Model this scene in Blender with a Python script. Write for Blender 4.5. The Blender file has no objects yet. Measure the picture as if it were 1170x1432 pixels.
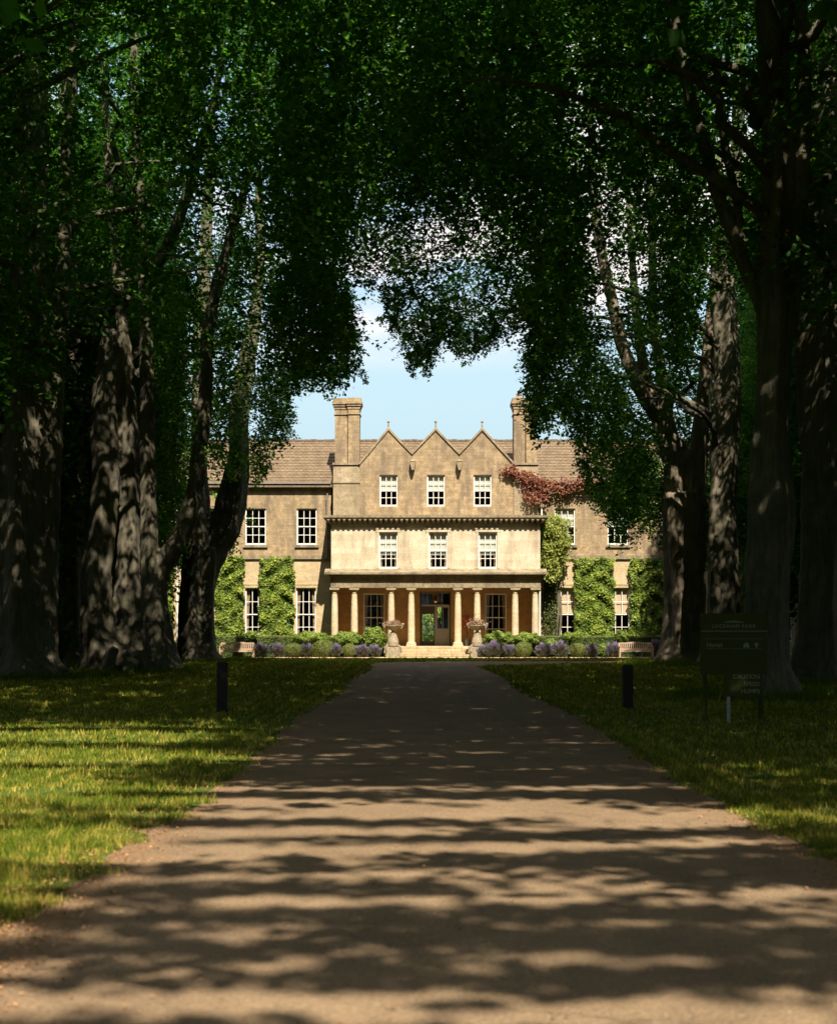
import bpy, math, random
import numpy as np
R = math.radians
random.seed(7)
rng = np.random.default_rng(11)
S = bpy.context.scene
COL = S.collection

# ------------------------------------------------------------------ camera, sky, sun, exposure
F = 2000.0; CX = 585.0; HY = 884.0; EYE = 1.5        # focal length in photo pixels, vanishing point, eye height
cam_d = bpy.data.cameras.new('camera'); cam = bpy.data.objects.new('camera', cam_d); COL.objects.link(cam)
cam.location = (0, 0, EYE); cam.rotation_euler = (R(90), 0, 0)
cam_d.sensor_fit = 'VERTICAL'; cam_d.sensor_height = 36; cam_d.sensor_width = 36
cam_d.lens = 36 * F / 1432
cam_d.shift_y = (HY - 716) / 1432
cam_d.clip_end = 6000
cam_d.dof.use_dof = True; cam_d.dof.focus_distance = 84; cam_d.dof.aperture_fstop = 3.0
S.camera = cam

SUN_EL, SUN_AZ = 54.0, 11.0                         # behind the camera, a little to the right
w = bpy.data.worlds.new('World'); S.world = w; w.use_nodes = True
nt = w.node_tree; nt.nodes.clear()
o_ = nt.nodes.new('ShaderNodeOutputWorld'); bg = nt.nodes.new('ShaderNodeBackground')
sky = nt.nodes.new('ShaderNodeTexSky'); sky.sky_type = 'NISHITA'; sky.sun_disc = False
sky.sun_elevation = R(SUN_EL); sky.sun_rotation = R(180 - SUN_AZ)
sky.air_density = 1.0; sky.dust_density = 1.6; sky.ozone_density = 1.0
tc = nt.nodes.new('ShaderNodeTexCoord'); mp = nt.nodes.new('ShaderNodeMapping')
mp.inputs['Scale'].default_value = (1, 1, 2.6); mp.inputs['Location'].default_value = (3.1, 0.4, 0.2)
nz = nt.nodes.new('ShaderNodeTexNoise'); nz.inputs['Scale'].default_value = 5.5; nz.inputs['Detail'].default_value = 9; nz.inputs['Roughness'].default_value = .55
cr = nt.nodes.new('ShaderNodeMapRange'); cr.inputs['From Min'].default_value = .43; cr.inputs['From Max'].default_value = .56
sp = nt.nodes.new('ShaderNodeSeparateXYZ'); er = nt.nodes.new('ShaderNodeMapRange')
er.inputs['From Min'].default_value = .178; er.inputs['From Max'].default_value = .215
mu = nt.nodes.new('ShaderNodeMath'); mu.operation = 'MULTIPLY'
mx = nt.nodes.new('ShaderNodeMix'); mx.data_type = 'RGBA'; mx.inputs['B'].default_value = (4.6, 4.2, 4.1, 1)
L = nt.links.new
L(tc.outputs['Generated'], mp.inputs['Vector']); L(mp.outputs[0], nz.inputs['Vector']); L(nz.outputs['Fac'], cr.inputs['Value'])
L(tc.outputs['Generated'], sp.inputs[0]); L(sp.outputs['Z'], er.inputs['Value'])
L(cr.outputs[0], mu.inputs[0]); L(er.outputs[0], mu.inputs[1]); L(mu.outputs[0], mx.inputs['Factor'])
hz = nt.nodes.new('ShaderNodeMapRange'); hz.inputs['From Min'].default_value = .42; hz.inputs['From Max'].default_value = .12   # pale summer haze low in the sky
L(sp.outputs['Z'], hz.inputs['Value']); hm = nt.nodes.new('ShaderNodeMix'); hm.data_type = 'RGBA'; hm.inputs['B'].default_value = (2.35, 3.15, 3.45, 1)
L(hz.outputs[0], hm.inputs['Factor']); L(sky.outputs[0], hm.inputs['A']); L(hm.outputs['Result'], mx.inputs['A']); L(mx.outputs['Result'], bg.inputs['Color']); L(bg.outputs[0], o_.inputs[0])
bg.inputs['Strength'].default_value = 0.1
sd = bpy.data.lights.new('sun', 'SUN'); sd.energy = 5.0; sd.angle = R(.53); sd.color = (1, .89, .72)
so = bpy.data.objects.new('sun', sd); COL.objects.link(so); so.location = (20, -60, 90)
so.rotation_euler = (R(90 - SUN_EL), 0, R(SUN_AZ))
S.view_settings.view_transform = 'Standard'; S.view_settings.look = 'None'
S.view_settings.exposure = 1.4; S.view_settings.gamma = 1
S.cycles.max_bounces = 8; S.cycles.diffuse_bounces = 6; S.cycles.transparent_max_bounces = 8
S.cycles.transmission_bounces = 6; S.cycles.glossy_bounces = 2
S.cycles.use_denoising = True
S.cycles.caustics_reflective = False; S.cycles.caustics_refractive = False

def X(px, d): return (px - CX) * d / F
def Z(py, d): return EYE + (HY - py) * d / F
def P(px, py, d): return np.array([X(px, d), d, Z(py, d)])

# ------------------------------------------------------------------ material helpers
MATS = {}
def nodes(name):
    m = bpy.data.materials.new(name); m.use_nodes = True
    n = m.node_tree; b = n.nodes['Principled BSDF']; MATS[name] = m
    return m, n, b
def new(n, t, **kw):
    x = n.nodes.new(t)
    for k, v in kw.items(): x.inputs[k].default_value = v
    return x
def coords(n, scale=(1, 1, 1), kind='Object'):
    t = n.nodes.new('ShaderNodeTexCoord'); m = n.nodes.new('ShaderNodeMapping'); m.inputs['Scale'].default_value = scale
    n.links.new(t.outputs[kind], m.inputs[0]); return m.outputs[0]
def noise(n, vec, s, d=5, r=.6):
    x = new(n, 'ShaderNodeTexNoise', Scale=s, Detail=d, Roughness=r); n.links.new(vec, x.inputs['Vector']); return x.outputs['Fac']
def ramp(n, fac, stops):
    x = n.nodes.new('ShaderNodeValToRGB'); e = x.color_ramp.elements
    while len(e) < len(stops): e.new(.5)
    for k, (p, c) in enumerate(stops): e[k].position = p; e[k].color = (*c, 1) if len(c) == 3 else c
    n.links.new(fac, x.inputs[0]); return x.outputs[0]
def mix(n, fac, a, b, mode='MIX'):
    x = n.nodes.new('ShaderNodeMix'); x.data_type = 'RGBA'; x.blend_type = mode
    for k, v in (('Factor', fac), ('A', a), ('B', b)):
        if isinstance(v, (float, int)): x.inputs[k].default_value = v
        elif isinstance(v, tuple): x.inputs[k].default_value = (*v, 1)
        else: n.links.new(v, x.inputs[k])
    return x.outputs['Result']
def bump(n, b, h, dist, strength=1.0):
    x = n.nodes.new('ShaderNodeBump'); x.inputs['Distance'].default_value = dist; x.inputs['Strength'].default_value = strength
    n.links.new(h, x.inputs['Height']); n.links.new(x.outputs[0], b.inputs['Normal'])

def simple(name, col, rough=.6, metal=0.0, var=.25, s=8):
    m, n, b = nodes(name); v = coords(n)
    f = noise(n, v, s)
    dark = tuple(c * (1 - var) for c in col); lite = tuple(min(1, c * (1 + var)) for c in col)
    n.links.new(ramp(n, f, [(.3, dark), (.7, lite)]), b.inputs['Base Color'])
    b.inputs['Roughness'].default_value = rough; b.inputs['Metallic'].default_value = metal
    return m

def stone(name, base, dark, stain, joints=(1.1, .33), stain_lo=.52, stain_amt=.8, jd=.12, rough_s=3.5):
    m, n, b = nodes(name); v = coords(n)
    vs = coords(n, (1.0, 1.0, .22))
    big = noise(n, v, .45, 6, .62); med = noise(n, v, rough_s, 6, .65); fine = noise(n, v, 16, 4, .7); streak = noise(n, vs, 1.6, 6, .66)
    c = ramp(n, med, [(.3, dark), (.62, base), (.8, tuple(min(1, q * 1.12) for q in base))])
    c = mix(n, .75, c, ramp(n, fine, [(.28, (.58, .55, .5)), (.6, (1.05, 1.04, 1.0))]), 'MULTIPLY')
    st = ramp(n, streak, [(stain_lo, (0, 0, 0)), (stain_lo + .2, (stain_amt,) * 3)])
    c = mix(n, st, c, stain)
    st2 = ramp(n, big, [(.52, (0, 0, 0)), (.68, (.55,) * 3)])
    c = mix(n, st2, c, tuple(.5 * (a + q) for a, q in zip(stain, dark)))
    # coursed joints, xz plane
    t = n.nodes.new('ShaderNodeTexCoord'); s1 = n.nodes.new('ShaderNodeSeparateXYZ'); cb = n.nodes.new('ShaderNodeCombineXYZ')
    n.links.new(t.outputs['Object'], s1.inputs[0])
    ad = n.nodes.new('ShaderNodeMath'); ad.operation = 'ADD'; n.links.new(s1.outputs['X'], ad.inputs[0]); n.links.new(s1.outputs['Y'], ad.inputs[1])
    n.links.new(ad.outputs[0], cb.inputs['X']); n.links.new(s1.outputs['Z'], cb.inputs['Y'])
    br = new(n, 'ShaderNodeTexBrick'); br.inputs['Scale'].default_value = 1; br.inputs['Brick Width'].default_value = joints[0]; br.inputs['Row Height'].default_value = joints[1]
    br.inputs['Mortar Size'].default_value = .012; br.inputs['Mortar Smooth'].default_value = .3
    br.inputs['Color1'].default_value = (1, 1, 1, 1); br.inputs['Color2'].default_value = (.84, .82, .78, 1); br.inputs['Mortar'].default_value = (1 - jd * 3,) * 3 + (1,)
    n.links.new(cb.outputs[0], br.inputs['Vector'])
    c = mix(n, .9, c, br.outputs['Color'], 'MULTIPLY')
    n.links.new(c, b.inputs['Base Color']); b.inputs['Roughness'].default_value = .9
    b.inputs['Specular IOR Level'].default_value = .2
    hh = mix(n, .5, med, fine); bump(n, b, hh, .05)
    return m
STONE_UP = stone('weathered_stone', (.40, .305, .19), (.225, .165, .10), (.13, .105, .08), (.55, .2), .44, .75, .085)
STONE_GF = stone('ashlar_cream', (.48, .395, .26), (.39, .305, .185), (.26, .205, .14), (1.0, .34), .56, .5, .05)
STONE_C = stone('render_cream', (.53, .485, .39), (.45, .395, .285), (.27, .215, .145), (1.4, .4), .48, .7, .055, 1.6)
STONE_G = stone('mossy_stone', (.29, .245, .17), (.16, .13, .09), (.075, .063, .045), (1.3, .5), .48, .75, .06, 5)
STONE_B = stone('block_stone', (.33, .27, .185), (.22, .18, .12), (.13, .11, .08), (.7, .3), .5, .6, .08)
STONE_COL = stone('column_stone', (.54, .46, .33), (.44, .37, .25), (.3, .25, .18), (9, .9), .57, .5, .05, 5)
STONE_P = stone('porch_stone_bounce_tint', (.50, .30, .13), (.40, .23, .095), (.26, .16, .08), (1.0, .34), .58, .45, .06)  # deep orange: warm bounce light inside the porch put into the stone colour
STONE_STEP = stone('step_stone', (.52, .41, .27), (.38, .28, .17), (.26, .2, .13), (.7, .16), .5, .6, .2)
ROOF = None
def roofmat():
    m, n, b = nodes('stone_tile_roof'); v = coords(n)
    t = n.nodes.new('ShaderNodeTexCoord'); s1 = n.nodes.new('ShaderNodeSeparateXYZ'); cb = n.nodes.new('ShaderNodeCombineXYZ')
    n.links.new(t.outputs['Object'], s1.inputs[0]); n.links.new(s1.outputs['X'], cb.inputs['X'])
    ad = n.nodes.new('ShaderNodeMath'); ad.operation = 'MULTIPLY'; ad.inputs[1].default_value = 1.6
    n.links.new(s1.outputs['Z'], ad.inputs[0]); n.links.new(ad.outputs[0], cb.inputs['Y'])
    br = new(n, 'ShaderNodeTexBrick'); br.inputs['Scale'].default_value = 1; br.inputs['Brick Width'].default_value = .3; br.inputs['Row Height'].default_value = .24
    br.inputs['Mortar Size'].default_value = .022; br.inputs['Color1'].default_value = (.155, .12, .088, 1); br.inputs['Color2'].default_value = (.115, .09, .065, 1)
    br.inputs['Mortar'].default_value = (.085, .063, .043, 1); n.links.new(cb.outputs[0], br.inputs['Vector'])
    f = noise(n, v, 2.2, 6, .7); f2 = noise(n, v, 11, 4, .7)
    c = mix(n, .8, br.outputs['Color'], ramp(n, f, [(.3, (.62, .6, .55)), (.7, (1.35, 1.25, 1.1))]), 'MULTIPLY')
    c = mix(n, ramp(n, f2, [(.55, (0, 0, 0)), (.75, (.6,) * 3)]), c, (.27, .215, .145))
    n.links.new(c, b.inputs['Base Color']); b.inputs['Roughness'].default_value = .95; b.inputs['Specular IOR Level'].default_value = .15
    bump(n, b, br.outputs['Fac'], .05, -1)
    return m
ROOF = roofmat()
WHITE = simple('white_paint', (.66, .64, .59), .45, var=.04)
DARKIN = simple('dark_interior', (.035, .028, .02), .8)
BLIND = simple('white_blind', (.56, .54, .49), .8, var=.06, s=2)
PEACH = simple('peach_blind', (.62, .45, .32), .8, var=.05, s=2)
LEAD = simple('lead_grey', (.16, .14, .12), .6)
GREYDOOR = simple('grey_door_paint', (.30, .275, .25), .45, var=.05)
DARKWOOD = simple('dark_door_frame', (.05, .04, .03), .5)
CURTAIN = simple('curtain_cloth', (.30, .2, .13), .9)
TEAK = simple('weathered_teak', (.33, .235, .16), .7, var=.18, s=14)
POSTWOOD = simple('dark_stained_post', (.016, .014, .011), .95, s=20)
SIGNGREEN = simple('sign_green', (.052, .060, .018), 1.0, var=.08, s=3); SIGNGREEN.node_tree.nodes['Principled BSDF'].inputs['Specular IOR Level'].default_value = .05
SIGNTXT = simple('sign_lettering', (.23, .24, .19), .5, var=.02)
METAL = simple('grey_post_metal', (.30, .31, .30), .5, .3)
BRASS = simple('brass', (.62, .40, .16), .35, .8)
URNSTONE = simple('urn_stone', (.22, .185, .13), .95, var=.4, s=9)
RED = simple('red_petals', (.42, .02, .03), .6)
def glass():
    m, n, b = nodes('window_glass'); n.nodes.remove(b)
    out = n.nodes['Material Output']; tr = n.nodes.new('ShaderNodeBsdfTransparent'); gl = n.nodes.new('ShaderNodeBsdfGlossy'); gl.inputs['Roughness'].default_value = .03
    tr.inputs['Color'].default_value = (.82, .86, .84, 1)
    lw = n.nodes.new('ShaderNodeLayerWeight'); lw.inputs['Blend'].default_value = .5; pw_ = n.nodes.new('ShaderNodeMath'); pw_.operation = 'POWER'; pw_.inputs[1].default_value = 4; n.links.new(lw.outputs['Facing'], pw_.inputs[0]); fr = n.nodes.new('ShaderNodeMath'); fr.operation = 'MULTIPLY_ADD'; fr.inputs[1].default_value = .6; fr.inputs[2].default_value = .05; n.links.new(pw_.outputs[0], fr.inputs[0]); mxs = n.nodes.new('ShaderNodeMixShader')
    n.links.new(fr.outputs[0], mxs.inputs[0]); n.links.new(tr.outputs[0], mxs.inputs[1]); n.links.new(gl.outputs[0], mxs.inputs[2]); n.links.new(mxs.outputs[0], out.inputs[0])
    return m
GLASS = glass()
def leafmat(name, c1, c2, c3, trans=.35, rough=.45, spec=.15):
    m, n, b = nodes(name)
    at = n.nodes.new('ShaderNodeAttribute'); at.attribute_name = 'tone'
    c = ramp(n, at.outputs['Fac'], [(0, c1), (.55, c2), (1, c3)])
    n.links.new(c, b.inputs['Base Color']); b.inputs['Roughness'].default_value = rough; b.inputs['Specular IOR Level'].default_value = spec
    tr = n.nodes.new('ShaderNodeBsdfTranslucent'); tc2 = mix(n, 1.0, c, (1.5, 1.75, .55), 'MULTIPLY'); n.links.new(tc2, tr.inputs['Color'])
    ms = n.nodes.new('ShaderNodeMixShader'); ms.inputs[0].default_value = trans
    n.links.new(b.outputs[0], ms.inputs[1]); n.links.new(tr.outputs[0], ms.inputs[2]); n.links.new(ms.outputs[0], n.nodes['Material Output'].inputs[0])
    return m
BEECH = leafmat('beech_leaves', (.022, .066, .017), (.055, .15, .034), (.17, .31, .05), .47, .6, .08)
CLIMB = leafmat('climber_leaves', (.05, .085, .015), (.16, .22, .032), (.34, .37, .07), .3)
VINE = leafmat('vine_leaves', (.10, .13, .025), (.2, .23, .05), (.34, .34, .09), .3)
REDLEAF = leafmat('red_creeper_leaves', (.09, .025, .018), (.19, .065, .045), (.22, .15, .06), .2)
BOX = leafmat('box_leaves', (.05, .07, .018), (.10, .125, .03), (.20, .21, .06), .15)
SHRUB = leafmat('shrub_leaves', (.07, .11, .02), (.15, .21, .04), (.30, .35, .08), .3)
LAV = leafmat('lavender_spikes', (.07, .08, .05), (.15, .13, .20), (.27, .22, .36), .15)
PINK = leafmat('urn_flowers', (.12, .09, .05), (.22, .13, .10), (.32, .2, .16), .2)
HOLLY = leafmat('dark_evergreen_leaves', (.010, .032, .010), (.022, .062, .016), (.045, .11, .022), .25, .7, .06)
GRASSM = leafmat('grass_blades', (.022, .07, .007), (.125, .15, .014), (.40, .31, .075), .3, .7, .05)
LITTER = leafmat('dry_leaf_litter', (.10, .05, .025), (.24, .12, .05), (.42, .24, .11), .1, .8)

def barkmat(name, c1, c2, moss):
    m, n, b = nodes(name); v = coords(n); vv = coords(n, (1, 1, .13))
    a = noise(n, v, 1.3, 6, .6); f = noise(n, vv, 9, 5, .65); g = noise(n, v, .7, 4, .6); h = noise(n, v, 22, 4, .7)
    c = ramp(n, f, [(.3, c1), (.7, c2)])
    c = mix(n, ramp(n, a, [(.45, (0, 0, 0)), (.65, (.55,) * 3)]), c, moss)
    c = mix(n, .6, c, ramp(n, g, [(.35, (.6, .58, .55)), (.7, (1.2, 1.15, 1.1))]), 'MULTIPLY')
    n.links.new(c, b.inputs['Base Color']); b.inputs['Roughness'].default_value = .9; b.inputs['Specular IOR Level'].default_value = .2
    bump(n, b, mix(n, .35, f, h), .09)
    return m
BARK = barkmat('beech_bark', (.075, .069, .052), (.19, .17, .128), (.07, .078, .042))
BARKP = barkmat('pale_beech_bark', (.10, .085, .062), (.26, .215, .16), (.08, .08, .045))

def groundmat():
    m, n, b = nodes('lawn_ground'); v = coords(n)
    a = noise(n, v, .35, 5, .6); f = noise(n, v, 3, 6, .7); g = noise(n, v, 40, 3, .7); k = noise(n, v, 1.1, 5, .65)
    c = ramp(n, f, [(.3, (.035, .07, .010)), (.6, (.075, .115, .016)), (.8, (.2, .17, .045))])
    c = mix(n, ramp(n, k, [(.55, (0, 0, 0)), (.72, (.6,) * 3)]), c, (.20, .165, .06))
    c = mix(n, .7, c, ramp(n, g, [(.3, (.5,) * 3), (.7, (1.3,) * 3)]), 'MULTIPLY')
    n.links.new(c, b.inputs['Base Color']); b.inputs['Roughness'].default_value = 1; b.inputs['Specular IOR Level'].default_value = .1
    bump(n, b, mix(n, .5, f, g), .06); return m
LAWN = groundmat()
def roadmat(name='drive_gravel', k=1.0):
    m, n, b = nodes(name); v = coords(n)
    f = noise(n, v, 1.2, 6, .65); g = noise(n, v, 38, 4, .75); vs = coords(n, (1, .35, 1)); st = noise(n, vs, 1.0, 4, .6)
    vo = new(n, 'ShaderNodeTexVoronoi', Scale=62.0); n.links.new(v, vo.inputs['Vector'])
    c = ramp(n, f, [(.3, (.14 * k, .096 * k, .057 * k)), (.7, (.215 * k, .15 * k, .09 * k))])
    c = mix(n, .8, c, ramp(n, g, [(.3, (.62,) * 3), (.68, (1.3,) * 3)]), 'MULTIPLY')
    c = mix(n, ramp(n, vo.outputs['Color'], [(.86, (0, 0, 0)), (.93, (.55,) * 3)]), c, (.30, .23, .165))
    c = mix(n, ramp(n, vo.outputs['Color'], [(.06, (.5,) * 3), (.14, (0, 0, 0))]), c, (.04, .034, .028))
    c = mix(n, ramp(n, st, [(.55, (0, 0, 0)), (.75, (.35,) * 3)]), c, (.11, .085, .06))
    if k == 1.0:
        t = n.nodes.new('ShaderNodeTexCoord'); sx_ = n.nodes.new('ShaderNodeSeparateXYZ'); n.links.new(t.outputs['Object'], sx_.inputs[0])
        a1 = n.nodes.new('ShaderNodeMath'); a1.operation = 'ADD'; a1.inputs[1].default_value = -.35; n.links.new(sx_.outputs['X'], a1.inputs[0])
        a2 = n.nodes.new('ShaderNodeMath'); a2.operation = 'ABSOLUTE'; n.links.new(a1.outputs[0], a2.inputs[0])
        a3 = n.nodes.new('ShaderNodeMath'); a3.operation = 'MULTIPLY_ADD'; a3.inputs[1].default_value = 1.1; n.links.new(f, a3.inputs[0]); n.links.new(a2.outputs[0], a3.inputs[2])
        mr = n.nodes.new('ShaderNodeMapRange'); mr.inputs['From Min'].default_value = 2.42; mr.inputs['From Max'].default_value = 2.95; mr.inputs['To Max'].default_value = .8; n.links.new(a3.outputs[0], mr.inputs['Value'])
        c = mix(n, mr.outputs[0], c, mix(n, g, (.10, .055, .028), (.26, .16, .09)))
        big = noise(n, v, .5, 3, .5); ck = new(n, 'ShaderNodeTexVoronoi', Scale=.9); ck.feature = 'DISTANCE_TO_EDGE'; dn = new(n, 'ShaderNodeTexNoise', Scale=3.0, Detail=5)
        n.links.new(v, dn.inputs['Vector']); vm = n.nodes.new('ShaderNodeMix'); vm.data_type = 'VECTOR'; vm.inputs['Factor'].default_value = .25
        n.links.new(v, vm.inputs[4]); n.links.new(dn.outputs['Color'], vm.inputs[5]); n.links.new(vm.outputs[1], ck.inputs['Vector'])
        cm = n.nodes.new('ShaderNodeMath'); cm.operation = 'MULTIPLY'; n.links.new(ramp(n, ck.outputs['Distance'], [(0, (.55,) * 3), (.012, (0, 0, 0))]), cm.inputs[0]); n.links.new(ramp(n, big, [(.5, (0, 0, 0)), (.6, (1, 1, 1))]), cm.inputs[1])
        c = mix(n, cm.outputs[0], c, (.035, .027, .02))
    n.links.new(c, b.inputs['Base Color']); b.inputs['Roughness'].default_value = .85; b.inputs['Specular IOR Level'].default_value = .25
    bump(n, b, mix(n, .5, g, vo.outputs['Distance']), .018); return m
ROAD = roadmat()
GRAVEL = roadmat('pale_forecourt_gravel', 3.2)

# ------------------------------------------------------------------ mesh helpers
class MB:
    def __init__(s): s.v = []; s.f = []; s.n = 0
    def add(s, v, f):
        s.v.append(np.asarray(v, float).reshape(-1, 3)); s.f += [tuple(i + s.n for i in q) for q in f]; s.n += len(s.v[-1]); return s
    def box(s, x0, x1, y0, y1, z0, z1):
        v = [(x, y, z) for x in (x0, x1) for y in (y0, y1) for z in (z0, z1)]
        return s.add(v, [(0, 1, 3, 2), (4, 6, 7, 5), (0, 4, 5, 1), (2, 3, 7, 6), (0, 2, 6, 4), (1, 5, 7, 3)])
    def prism(s, pts, y0, y1):                         # pts in xz, extruded along y
        k = len(pts); v = [(x, y0, z) for x, z in pts] + [(x, y1, z) for x, z in pts]
        f = [tuple(range(k)), tuple(range(2 * k - 1, k - 1, -1))] + [(i, i + k, (i + 1) % k + k, (i + 1) % k) for i in range(k)]
        return s.add(v, f)
    def prismx(s, pts, x0, x1):                        # pts in yz, extruded along x
        k = len(pts); v = [(x0, y, z) for y, z in pts] + [(x1, y, z) for y, z in pts]
        f = [tuple(range(k)), tuple(range(2 * k - 1, k - 1, -1))] + [(i, i + k, (i + 1) % k + k, (i + 1) % k) for i in range(k)]
        return s.add(v, f)
    def lathe(s, prof, cx, cy, seg=20, sq=False):
        v = []; k = len(prof)
        for r, z in prof:
            for i in range(seg):
                a = 2 * math.pi * i / seg; v.append((cx + r * math.cos(a), cy + r * math.sin(a), z))
        f = [(j * seg + i, j * seg + (i + 1) % seg, (j + 1) * seg + (i + 1) % seg, (j + 1) * seg + i) for j in range(k - 1) for i in range(seg)]
        f += [tuple(range(seg - 1, -1, -1)), tuple((k - 1) * seg + i for i in range(seg))]
        return s.add(v, f)
    def tube(s, pts, rad, seg=8, flute=0.0, nf=5, seed=0, cap=True):
        pts = np.asarray(pts, float); k = len(pts); rad = np.broadcast_to(np.asarray(rad, float), (k,))
        t = np.gradient(pts, axis=0); t /= np.linalg.norm(t, axis=1)[:, None] + 1e-9
        v = []
        for i in range(k):
            ref = np.array([0, 1, 0]) if abs(t[i][1]) < .8 else np.array([1, 0, 0])
            u = np.cross(ref, t[i]); u /= np.linalg.norm(u); wv = np.cross(t[i], u)
            for j in range(seg):
                a = 2 * math.pi * j / seg
                rr = rad[i] * (1 + flute * math.sin(nf * a + seed + i * .05) + .5 * flute * math.sin((nf - 2) * a + 2 * seed + i * .11))
                v.append(pts[i] + u * math.cos(a) * rr + wv * math.sin(a) * rr)
        f = [(j * seg + i, j * seg + (i + 1) % seg, (j + 1) * seg + (i + 1) % seg, (j + 1) * seg + i) for j in range(k - 1) for i in range(seg)]
        if cap: f += [tuple(range(seg - 1, -1, -1)), tuple((k - 1) * seg + i for i in range(seg))]
        return s.add(v, f)

def wpos(o):
    p = np.zeros(3)
    while o is not None: p = p + np.array(o.location); o = o.parent
    return p
def part(name, mb, mat, parent=None, origin=None, smooth=False, label=None):
    base = wpos(parent) if parent is not None else np.array(origin if origin is not None else (0, 0, 0), float)
    me = bpy.data.meshes.new(name); v = np.vstack(mb.v) - base
    me.from_pydata(v.tolist(), [], mb.f); me.update()
    if smooth: me.polygons.foreach_set('use_smooth', np.ones(len(me.polygons), bool))
    me.materials.append(mat)
    o = bpy.data.objects.new(name, me); COL.objects.link(o)
    if parent is not None: o.parent = parent
    else: o.location = base
    if label: o['label'] = label
    return o
def empty(name, loc):
    o = bpy.data.objects.new(name, None); COL.objects.link(o); o.location = loc; o.empty_display_size = .3; return o
def tag(o, label=None, cat=None, group=None, kind=None):
    if label: o['label'] = label
    if cat: o['category'] = cat
    if group: o['group'] = group
    if kind: o['kind'] = kind
    return o
def quads(name, V, tone, mat, parent=None, origin=None, nv=4):
    """V: (n, nv, 3) polygons -> one mesh with a per-face tone"""
    V = np.asarray(V, np.float32); n = len(V)
    base = wpos(parent) if parent is not None else np.array(origin if origin is not None else (0, 0, 0), float)
    me = bpy.data.meshes.new(name); me.vertices.add(n * nv); me.loops.add(n * nv); me.polygons.add(n)
    me.vertices.foreach_set('co', (V - base.astype(np.float32)).ravel())
    me.loops.foreach_set('vertex_index', np.arange(n * nv, dtype=np.int32))
    me.polygons.foreach_set('loop_start', np.arange(0, n * nv, nv, dtype=np.int32))
    a = me.attributes.new('tone', 'FLOAT', 'FACE'); a.data.foreach_set('value', np.clip(tone, 0, 1).astype(np.float32))
    me.update(calc_edges=True); me.materials.append(mat)
    o = bpy.data.objects.new(name, me); COL.objects.link(o)
    if parent is not None: o.parent = parent
    else: o.location = base
    return o
def unit(a): return a / (np.linalg.norm(a, axis=-1, keepdims=True) + 1e-9)
def leaves_at(P_, D_, size, aspect=.55, rg=rng, jitter=.9):
    """leaf quads (rhombic) at P_, facing roughly D_ (normals)"""
    n = len(P_); nrm = unit(D_ + rg.normal(0, jitter, (n, 3)))
    t = unit(np.cross(nrm, rg.normal(0, 1, (n, 3)))); b_ = np.cross(nrm, t)
    s = (size * rg.uniform(.65, 1.3, n))[:, None]
    return np.stack([P_ - t * s * .5, P_ + b_ * s * aspect * .5, P_ + t * s * .5, P_ - b_ * s * aspect * .5], 1)

# ------------------------------------------------------------------ ground, road
def sheet(name, xs_l, xs_r, ys, z, mat):
    mb = MB(); v = []; k = len(ys)
    for i in range(k): v += [(xs_l[i], ys[i], z), (xs_r[i], ys[i], z)]
    mb.add(v, [(2 * i, 2 * i + 1, 2 * i + 3, 2 * i + 2) for i in range(k - 1)])
    return tag(part(name, mb, mat), kind='structure')
g = MB(); g.add([(-1500, -600, 0), (1500, -600, 0), (1500, 4000, 0), (-1500, 4000, 0)], [(0, 1, 2, 3)])
tag(part('lawn', g, LAWN), kind='structure')
def edge_l(y): return -2.02 - .09 * math.sin(y * .31) + .05 * math.sin(y * 1.7)
def edge_r(y): return 2.72 + .10 * math.sin(y * .27 + 1) + .05 * math.sin(y * 2.1)
ys = np.concatenate([np.arange(-30, 64.1, .25), np.arange(64.5, 73.1, .5)])
xl, xr = [], []
for y in ys:
    a = edge_l(y) + .03 * rng.normal(); b_ = edge_r(y) + .03 * rng.normal()
    if y > 62: a -= 0.0; b_ += ((y - 62) / 3.2) ** 2 * 1.3
    if y > 69.5: a = a + (y - 69.5) ** 2 * .32
    xl.append(a); xr.append(min(b_, 26))
road = sheet('driveway', xl, xr, ys, .004, ROAD)
ys2 = np.arange(83.2, 85.61, .3)
sheet('forecourt_gravel_strip', [-22] * len(ys2), [26] * len(ys2), ys2, .004, GRAVEL)

# ------------------------------------------------------------------ house
DW, DG, DC, DP, DB, DBACK = 92.5, 91.5, 89.2, 88.75, 91.8, 100.6
hx = X(608, 89)
house = empty('country_house', (hx, 92.5, 0))
tag(house, 'wide honey stone country house with three gables and columned porch at end of drive', 'house')

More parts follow.
